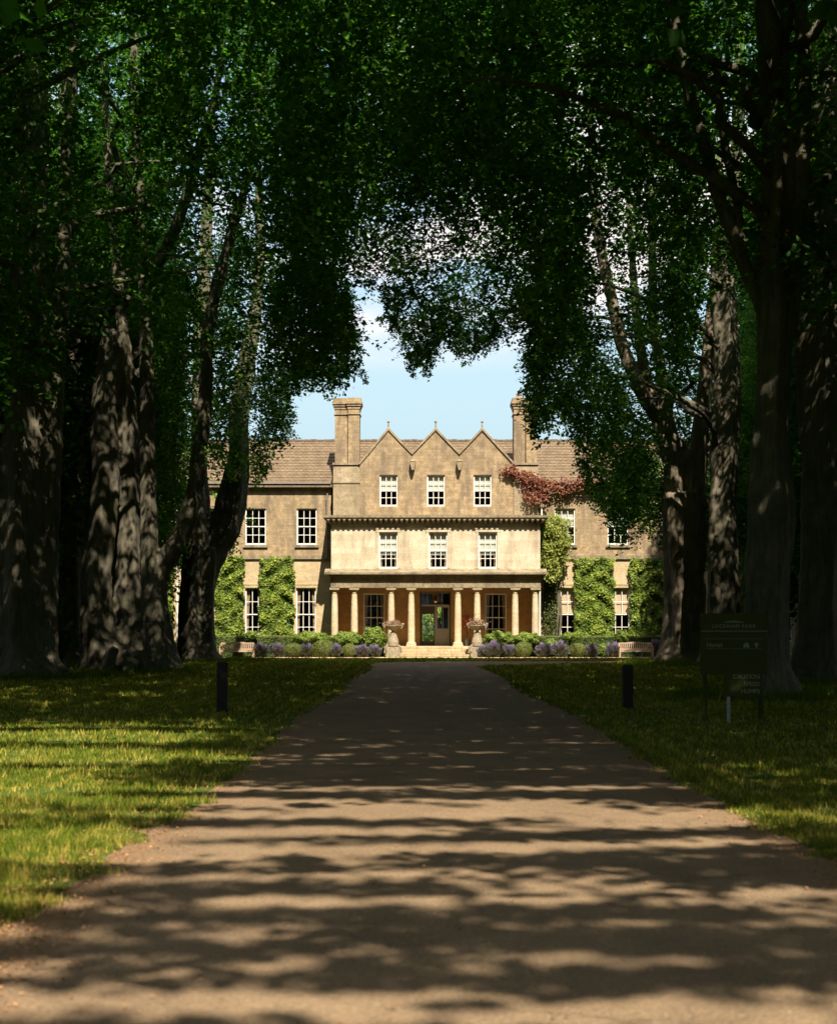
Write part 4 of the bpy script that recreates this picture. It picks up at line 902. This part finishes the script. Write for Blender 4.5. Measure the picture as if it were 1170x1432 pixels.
def make(W, rg, protos, leafn, across=False):
    """place a random proto at each point, pointing away from the canopy middle and down"""
    n = len(W); ang = rg.uniform(0, 2 * math.pi, n); sc = rg.uniform(.7, 1.25, n); pid = rg.integers(0, len(protos), n)
    ca, sa = np.cos(ang), np.sin(ang); tilt = rg.normal(-.25, .35, n)
    if across: ang = rg.normal(.08, .16, n); tilt = rg.normal(0, .1, n)
    ca, sa = np.cos(ang), np.sin(ang); ct, s_t = np.cos(tilt), np.sin(tilt)
    out = np.empty((n, leafn, 4, 3), np.float32)
    for p in range(len(protos)):
        k = np.where(pid == p)[0]; V = protos[p][None] * sc[k, None, None, None]
        x = V[..., 0] * ct[k, None, None] - V[..., 2] * s_t[k, None, None] * -1 * -1; z = V[..., 0] * s_t[k, None, None] + V[..., 2] * ct[k, None, None]
        y = V[..., 1]
        out[k, ..., 0] = x * ca[k, None, None] - y * sa[k, None, None] + W[k, 0][:, None, None]
        out[k, ..., 1] = x * sa[k, None, None] + y * ca[k, None, None] + W[k, 1][:, None, None]
        out[k, ..., 2] = z + W[k, 2][:, None, None]
    tip = W + np.stack([ca * 1.1 * sc, sa * 1.1 * sc, -.5 * sc + np.sin(tilt) * sc], 1)
    tone = np.clip(rg.normal(.42, .22, n)[:, None] + rg.normal(0, .14, (n, leafn)), 0, 1)
    return out, tone, tip
def bright(W, k):                                        # crown sprays cleared on purpose so sun patches land on chosen trunks
    xl, yl = W[:, 0] - .141 * W[:, 2], W[:, 1] + .713 * W[:, 2]
    return (((np.abs(xl - 10.8) < 2.3) & (yl > 67) & (yl < 82)) | ((np.abs(xl + 11.4) < 1.9) & (yl > 53.5) & (yl < 61))) & (W[:, 2] > 12.5) & (rgc.random(len(W)) > k)
NL = 52
protos = [spray(rgc, NL, 1.6, .17) for _ in range(10)]
protoC = [spray(rgc, 26, 2.6, .42) for _ in range(8)]    # coarse sprays for what is outside the frame
GAPS = [((0, -3.0, 0), 0)]
lo, hi = np.array([-24, 30, 3.]), np.array([25, 79, 29.])
W = fill(175000, lo, hi, rgc, lambda W: vault(W) & sunny(W) & frame(W, 290) & (clump(W) + .6 * clump(W, .62) > -.10))
W = W[rgc.random(len(W)) < np.where(frame(W, 100), .74, .60)]
px_ = CX + W[:, 0] * F / W[:, 1]; py_ = HY - (W[:, 2] - EYE) * F / W[:, 1]
thin = (px_ > 480) & (px_ < 745) & (py_ > 250) & (rgc.random(len(W)) < .62); W = W[~thin]; W = W[(edge_dist(*(CX + W[:, 0] * F / W[:, 1], HY - (W[:, 2] - EYE) * F / W[:, 1])) > 16)]
W = W[~bright(W, .55)]; V, tn, tip = make(W, rgc, protos, NL); bad = blocked(W, tip); V, tn, W = V[~bad], tn[~bad], W[~bad]
# a second, low set behind the trunks closes the wood on both sides
W2 = fill(46000, np.array([-30, 64, 1.5]), np.array([30, 84, 26.]), rgc, lambda W: frame(W) & (sunny(W) | (W[:, 0] < -16) | (W[:, 0] > 17.5)) & (np.abs(W[:, 0] - .5) > 8.5) & (clump(W, .3) > -.3))
V2, tn2, tip2 = make(W2, rgc, protos, NL); bad = blocked(W2, tip2); V2, tn2, W2 = V2[~bad], tn2[~bad], W2[~bad]
# short hanging sprays that edge the opening over the drive
protoS = [spray(rgc, 30, .75, .14) for _ in range(10)]
n_ = 60000; ex, ey = rgc.uniform(338, 940, n_), rgc.uniform(395, 775, n_); ed = edge_dist(ex, ey)
k_ = ~hit(OPEN, ex, ey) & (ed > 5) & (rgc.random(n_) < np.exp(-ed / 26) * .48) & (ey > 395); ex, ey = ex[k_], ey[k_]
dd_ = np.where(ex < 440, rgc.uniform(66, 76, len(ex)), np.where(ex > 770, rgc.uniform(60, 68, len(ex)), rgc.uniform(48, 64, len(ex))))
W5 = np.stack([(ex - CX) * dd_ / F, dd_, EYE + (HY - ey) * dd_ / F], 1); W5 = W5[clump(W5, 1.1) > -.15]
V5, tn5, tip5 = make(W5, rgc, protoS, 30); bad = blocked(W5, tip5 * .6 + W5 * .4); V5, tn5, W5 = V5[~bad], tn5[~bad], W5[~bad]
# coarse unseen canopy above the frame, shaped by the shade wanted below
TAN = .7265                                              # sun slope: where a spray's shade lands on the ground
def lands(W): return W[:, 0] - .141 * W[:, 2], W[:, 1] + .713 * W[:, 2]
def shade_ok(W, soft=0.0):  # wanted shade pattern on the ground decides which unseen sprays stay
    x, y = lands(W); road = (x > -2.3) & (x < 2.9)
    p = np.where(road, np.where(y < 6.4, .47, np.where(y < 9.5, .33 + .13 * np.clip(x, 0, 2.5), np.where(y < 14.0, .40, np.where(y < 19, .88, .965)))), 0.)
    p = np.where(x <= -2.3, np.where(y < 9, .14, np.where(y < 15, .10, np.where(y < 25, .17, .97))), p); p = np.where(x >= 2.9, np.where(y < 13, .60, np.where(y < 17, .62, .95)), p)
    p = np.where((y > 10.4) & (y < 11.6) & (x < 2.9), .14, p)
    nf = np.where(y < 16, 1.0, .6)
    n = (.55 * np.sin(y * 2.9 * nf + .28 * x + .9 + 1.5 * np.sin(x * .35 + y * .5)) + 1.15 * np.sin(y * np.where(y < 9.5, 8.3, 6.7) * nf - .35 * x + 1.3 * np.sin(x * .5 + 2)) + .7 * np.sin(x * .62 + 1.9 * y) + .4 * np.sin(x * 1.9 + 4.1 * y) + 1.0 * np.sin(x * .9 + 2.3 * np.sin(y * 1.3) + 1) * np.sin(y * 4.3 + 1.7 * np.sin(x * .8))) / 1.15
    from statistics import NormalDist
    return n > -np.sqrt(2) * 1.0 * np.vectorize(NormalDist().inv_cdf)(np.clip(p, .01, .99)) * .95
W3 = fill(120000, np.array([-24, -12, 9.]), np.array([25, 80, 29.]), rgc, lambda W: vault(W) & sunny(W) & ((W[:, 1] < 8) | ~frame(W, 270)) & (np.abs(W[:, 0]) < 26) & ((W[:, 1] > 22) | (W[:, 0] > -7)))
xl_, yl_ = lands(W3); xl_, yl_ = lands(W3); W3 = W3[rgc.random(len(W3)) < np.where(np.abs(xl_) > 6, .42, .34)]; xl_, yl_ = lands(W3); hole = clump(np.stack([xl_, yl_, yl_ * 0 + 4], 1), .33) + .45 * clump(np.stack([xl_, yl_ * .6, yl_ * 0], 1), .9) < -.29  # holes cut in the unseen canopy to let sun shafts through
W3 = W3[(yl_ > 24) & (clump(W3) > -.42) & shade_ok(W3) & ~(hole & ((xl_ < -4) | (xl_ > 4.5)))]
# unseen flat narrow sprays added over the drive to cast long streaks of shade
def flat_spray(rg, nl, length, leaf):
    u = rg.random(nl) - .5; Pn = np.stack([u * length, rg.normal(0, .055, nl) * (1.6 - 2 * abs(u)) * length * .5, -.12 * length * u ** 2 + rg.normal(0, .05, nl)], 1)
    return leaves_at(Pn, np.tile([0, 0, 1.0], (nl, 1)), leaf, .62, rg, .5)
protoF = [flat_spray(rgc, 46, 2.4, .2) for _ in range(8)]
W4 = fill(60000, np.array([-10, -14, 9.]), np.array([14, 24, 19.]), rgc, lambda W: ((W[:, 1] < 5) | ~frame(W, 240)) & (lands(W)[1] < 26) & (lands(W)[1] > 4) & shade_ok(W))
W4 = W4[rgc.random(len(W4)) < .24]
W3 = W3[~bright(W3, .45)]
V3, tn3, _ = make(W3, rgc, protoC, 26)
tx_ = np.array([b_ for _, b_, _ in TREES]); td_ = np.array([d for _, _, d in TREES])
V4, tn4, _ = make(W4, rgc, protoF, 46, True)
def owner(W): return np.argmin((W[:, :1] - tx_) ** 2 + (W[:, 1:2] - td_) ** 2 * .8, axis=1)
o1, o2, o3, o5 = owner(W), owner(W2), owner(W3), owner(W5)
print('sprays', len(W), len(W2), len(W3), len(W4), len(W5))
for i, (t, _, _) in enumerate(TREES):
    Vs = [V[o1 == i].reshape(-1, 4, 3), V2[o2 == i].reshape(-1, 4, 3), V3[o3 == i].reshape(-1, 4, 3), V5[o5 == i].reshape(-1, 4, 3)]; Ts = [tn[o1 == i].ravel(), tn2[o2 == i].ravel(), tn3[o3 == i].ravel(), tn5[o5 == i].ravel()]
    Vs = np.concatenate(Vs)
    if len(Vs): quads('crown', Vs, np.concatenate(Ts), BEECH, t)
# thin boughs through the crowns
for t, bx, d in TREES:
    rg = np.random.default_rng(int(d * 10)); m = MB()
    for k in range(16):
        z0 = rg.uniform(9, 18); a = rg.uniform(0, 2 * math.pi); ln = rg.uniform(4, 9); x0, y0 = bx, d; pts = []
        for j in range(7):
            u = j / 6; pts.append((x0 + math.cos(a) * ln * u + .3 * math.sin(j * 2 + k), y0 + math.sin(a) * ln * u * .7 + .25 * math.cos(j * 1.7 + k), z0 + ln * (.75 * u - .45 * u * u)))
        q = np.array(pts); px = CX + q[:, 0] * F / q[:, 1]; py = HY - (q[:, 2] - EYE) * F / q[:, 1]
        if hit(OPEN, px, py).any() or (hit(RTR, px, py) | hit(LTR, px, py)).sum() > 3: continue
        m.tube(pts, [.15, .13, .11, .09, .07, .045, .02], 7)
    if m.n: part('bough', m, BARK, t, smooth=True)

# more trees of the avenue: beside and behind the camera (they throw the shade on the drive), built once and copied
def shade_tree(loc, label, seed, n, zb, rx, top=26, dens=1.0):
    t = empty('beech_tree', loc); tag(t, label, 'tree', 'old beech trees lining the drive'); rg = np.random.default_rng(seed); m = MB()
    m.tube([(loc[0] + .2 * math.sin(z * .5), loc[1], z) for z in np.linspace(-.3, 15, 16)], np.linspace(.85, .3, 16) + np.array([.5, .15] + [0] * 14), 16, .08, 5)
    for k in range(18):
        a = rg.uniform(0, 2 * math.pi); z0 = rg.uniform(zb - 3, 14); ln = rg.uniform(.6, 1) * rx
        m.tube([(loc[0] + math.cos(a) * ln * u, loc[1] + math.sin(a) * ln * u + .3 * math.sin(7 * u + k), z0 + ln * (.8 * u - .35 * u * u)) for u in np.linspace(0, 1, 7)], [.2, .17, .14, .11, .08, .05, .02], 7)
    part('trunk', m, BARK, t, smooth=True)
    c = np.array([loc[0], loc[1], (zb + top) / 2]); h = (top - zb) / 2
    W = rg.uniform(-1, 1, (n * 3, 3)); W = W[(W ** 2).sum(1) < 1][:n] * [rx, rx, h] + c; W = W[(clump(W + seed, .3) > -.15)]; W = W[(W[:, 1] < 5) | ~frame(W, 300)]; W = W[(lands(W)[1] > 27) | (lands(W)[0] > 6.5) | (lands(W)[0] < -9)]
    V, tn, _ = make(W, rg, protoC, 26); V = V.reshape(-1, 4, 3); tn = tn.ravel()
    j = own4 == (seed - 40); V = np.concatenate([V, V4[j].reshape(-1, 4, 3)]); tn = np.concatenate([tn, tn4[j].ravel()])
    quads('crown', V, tn, BEECH, t); return t
AV = (
    (11.5, 21, 900, 13, 9.5, 'avenue beech right of the drive just outside the picture'),
    (-13, 36, 1100, 16, 9, 'avenue beech left of the drive just outside the picture'),
    (10.5, 9, 330, 9, 8.5, 'avenue beech right of the camera'),
    (11, -4, 330, 8, 9.5, 'avenue beech behind the camera on the right'),
    (-12.5, 14, 260, 11, 7, 'avenue beech left of the camera'),
    (-12, -8, 330, 8, 8, 'avenue beech behind the camera on the left'),
    (11, -18, 330, 8, 9, 'farther avenue beech behind the camera on the right'))
own4 = np.argmin(sum((W4[:, i:i + 1] - np.array([q[i] for q in AV])) ** 2 for i in (0, 1)), axis=1)
for k, (x, y, n, zb, rx, lab) in enumerate(AV):
    shade_tree((x, y, 0), lab, 40 + k, n, zb, rx)
# a wood on both sides beyond the avenue
def wood_tree(x, y, lab, seed, rx=6.0, low=610):
    t = empty('woodland_tree', (x, y, 0)); tag(t, lab, 'tree', 'woodland trees behind the avenue'); rg = np.random.default_rng(seed); m = MB()
    m.tube([(x + .3 * math.sin(z * .3 + seed), y, z) for z in np.linspace(-.3, 16, 14)], np.linspace(.5, .15, 14), 10, .06, 4); part('trunk', m, BARK, t, smooth=True)
    W = rg.uniform(-1, 1, (2600, 3)); W = W[(W ** 2).sum(1) < 1] * [rx, rx, 11] + [x, y, 12.5]; W = W[(clump(W, .3) > -.3) & (W[:, 2] > 1)]
    V, tn, tip = make(W, rg, protoC, 26); b1 = blocked(W, tip) & frame(W, 0); d = W[:, 1]; px = CX + W[:, 0] * F / d
    keep = ~((px > 222) & (px < 1112) & (HY - (W[:, 2] - EYE) * F / d > low)) & ~(blocked(W, tip) & (px > 222) & (px < 1112))
    V, tn = V[keep], tn[keep]; quads('crown', V.reshape(-1, 4, 3), tn.ravel(), HOLLY, t); return t
for k, (x, y) in enumerate(((-19, 56), (-24, 68), (-19.5, 80), (-28, 88), (-33, 74), (-26, 52), (22, 50), (25.5, 62), (30, 76), (24.5, 84), (34, 90), (31, 60), (-38, 90), (29, 104), (-26, 106))):
    wood_tree(x, y, 'dark woodland tree %s of the avenue' % ('deep in the shade left' if x < 0 else 'deep in the shade right'), 70 + k)
# unseen trees added beside and behind the camera to block skylight: copies of one
wood_tree(20.6, 84, 'narrow woodland tree showing between the right trunks above the house wing', 97, 3.0, 690)
src = wood_tree(-24, 6, 'unseen woodland tree added beside the drive to block skylight', 99)
for k, (x, y) in enumerate(((-20, 22), (-23, 38), (19, 30), (23, 12), (21, -8), (-21, -12), (-15, -26), (-5, -34), (6, -36), (16, -30), (26, -22), (-28, -24), (-30, 20), (30, 26))):
    c = src.copy(); COL.objects.link(c); c.location = (x, y, 0); c.rotation_euler = (0, 0, k * 1.3); c['label'] = 'unseen woodland tree added %s the drive to block skylight' % ('left of' if x < 0 else 'right of')
    for ch in src.children: q = ch.copy(); COL.objects.link(q); q.parent = c
# evergreen understorey bushes filling the far sides
for k, (x, y, rx, h) in enumerate(((-16.5, 58, 2.6, 4.2), (-19, 64, 3, 5), (-21.5, 72, 3.4, 5.5), (-18.2, 75, 2.0, 3.4), (-26, 80, 4, 6), (18.5, 52, 2.8, 4.8), (21.5, 60, 3.2, 5.4), (24.5, 70, 3.6, 5.6), (28.5, 82, 4, 6), (-14.9, 52, 1.6, 3.2))):
    bush('evergreen_bush', CX + x * F / y, HY - (h * .42 - EYE) * F / y, rx * F / y, h * .55 * F / y, y, HOLLY, .3, 5200, 'dark evergreen bush in the deep shade %s the avenue trunks' % ('behind the left side of' if x < 0 else 'behind the right side of'), 'bush', 'evergreen bushes under the woodland', .4)

# ------------------------------------------------------------------ grass, litter
rg = np.random.default_rng(99)
def grass(n, ymin, ymax, size):
    u = rg.random(n); y = 1 / (1 / ymin + u * (1 / ymax - 1 / ymin)); hw = y * .2925 + 2.0; x = rg.uniform(-1, 1, n) * hw
    el = np.array([-2.02 - .09 * math.sin(a * .31) + .05 * math.sin(a * 1.7) for a in y]); er_ = np.array([2.72 + .10 * math.sin(a * .27 + 1) + .05 * math.sin(a * 2.1) for a in y])
    ragged = .16 * np.sin(y * 5.1) + .12 * np.sin(y * 13.7) + rg.normal(0, .07, n)
    er_ = er_ + np.where(y > 62, (np.maximum(y - 62, 0) / 3.2) ** 2 * 1.3, 0); el = el + np.where(y > 69.5, np.maximum(y - 69.5, 0) ** 2 * .32, 0)
    k = ((x < el + ragged * .6 - .02) | ((x > er_ + ragged * .6 + .02) )) | (y > 73.2); k &= y < 83
    x, y = x[k], y[k]; cl = clump(np.stack([x, y, x * 0], 1), 1.1); cl2 = clump(np.stack([x, y, x * 0 + 3], 1), 3.7)
    bare = clump(np.stack([x, y * .6, x * 0 + 9], 1), .75) + .35 * cl2
    k = rg.random(len(x)) > np.clip((bare - .3) * 2.2, 0, .85); x, y, cl, cl2, bare = x[k], y[k], cl[k], cl2[k], bare[k]; n = len(x)
    h = size * (.55 + .5 * np.clip(cl + .4 * cl2 + .4, 0, 1.5)) * rg.uniform(.5, 1.3, n); wd = np.maximum(.004, y * .00042) * rg.uniform(.8, 1.6, n)
    a = rg.uniform(0, 2 * math.pi, n); lean = rg.uniform(.1, .75, n) * h; la = rg.uniform(0, 2 * math.pi, n)
    b0 = np.stack([x, y, np.zeros(n)], 1); t_ = np.stack([np.cos(a), np.sin(a) * .5, np.zeros(n)], 1) * wd[:, None]
    top = b0 + np.stack([np.cos(la) * lean, np.sin(la) * lean, h], 1)
    V = np.stack([b0 - t_, b0 + t_, top], 1); tone = .55 + .24 * cl2 + .3 * np.clip(bare, -.4, .7) + rg.normal(0, .17, n)
    return V, tone
G = [grass(330000, 6.5, 30, .075), grass(200000, 28, 83, .09)]
# longer tufts round the trunks and posts
tv = []; 
for t, bx, d in TREES:
    n = 2600; a = rg.uniform(0, 2 * math.pi, n); rr = (1.3 if d < 40 else 2.1) + np.abs(rg.normal(0, .5, n)); x = bx + np.cos(a) * rr; y = d + np.sin(a) * rr; h = rg.uniform(.08, .32, n); b0 = np.stack([x, y, x * 0], 1)
    t_ = np.stack([np.full(n, .016), x * 0, x * 0], 1); top = b0 + np.stack([rg.normal(0, .08, n), rg.normal(0, .06, n), h], 1); tv.append(np.stack([b0 - t_, b0 + t_, top], 1))
tv = np.concatenate(tv); Vg = np.concatenate([G[0][0], G[1][0], tv]); Tg = np.concatenate([G[0][1], G[1][1], rg.normal(.3, .15, len(tv))])
tag(quads('grass', Vg, Tg, GRASSM, nv=3), 'short patchy grass on both sides of the drive', 'grass', None, 'stuff')
n = 15000; y = 1 / (1 / 5.2 + rg.random(n) * (1 / 60 - 1 / 6.0)); sd2 = rg.random(n) < .5
x = np.where(sd2, -2.02 - rg.normal(.08, .22, n), 2.72 + rg.normal(.08, .22, n)); sc_ = rg.random(n) < .35; x = np.where(sc_, rg.uniform(-1, 1, n) * (y * .3 + 1), x); off_ = ~(sc_ & (x > -2.2) & (x < 2.9)) | (rg.random(n) < .08); x, y = x[off_], y[off_]; n = len(x)
V = leaves_at(np.stack([x, y, np.full(n, .018)], 1), np.tile([0, 0, 1], (n, 1)), .024, .7, rg, .3)
tag(quads('fallen_leaves', V, rg.random(n), LITTER), 'dry brown leaf litter along the drive edges', 'leaf litter', None, 'stuff')
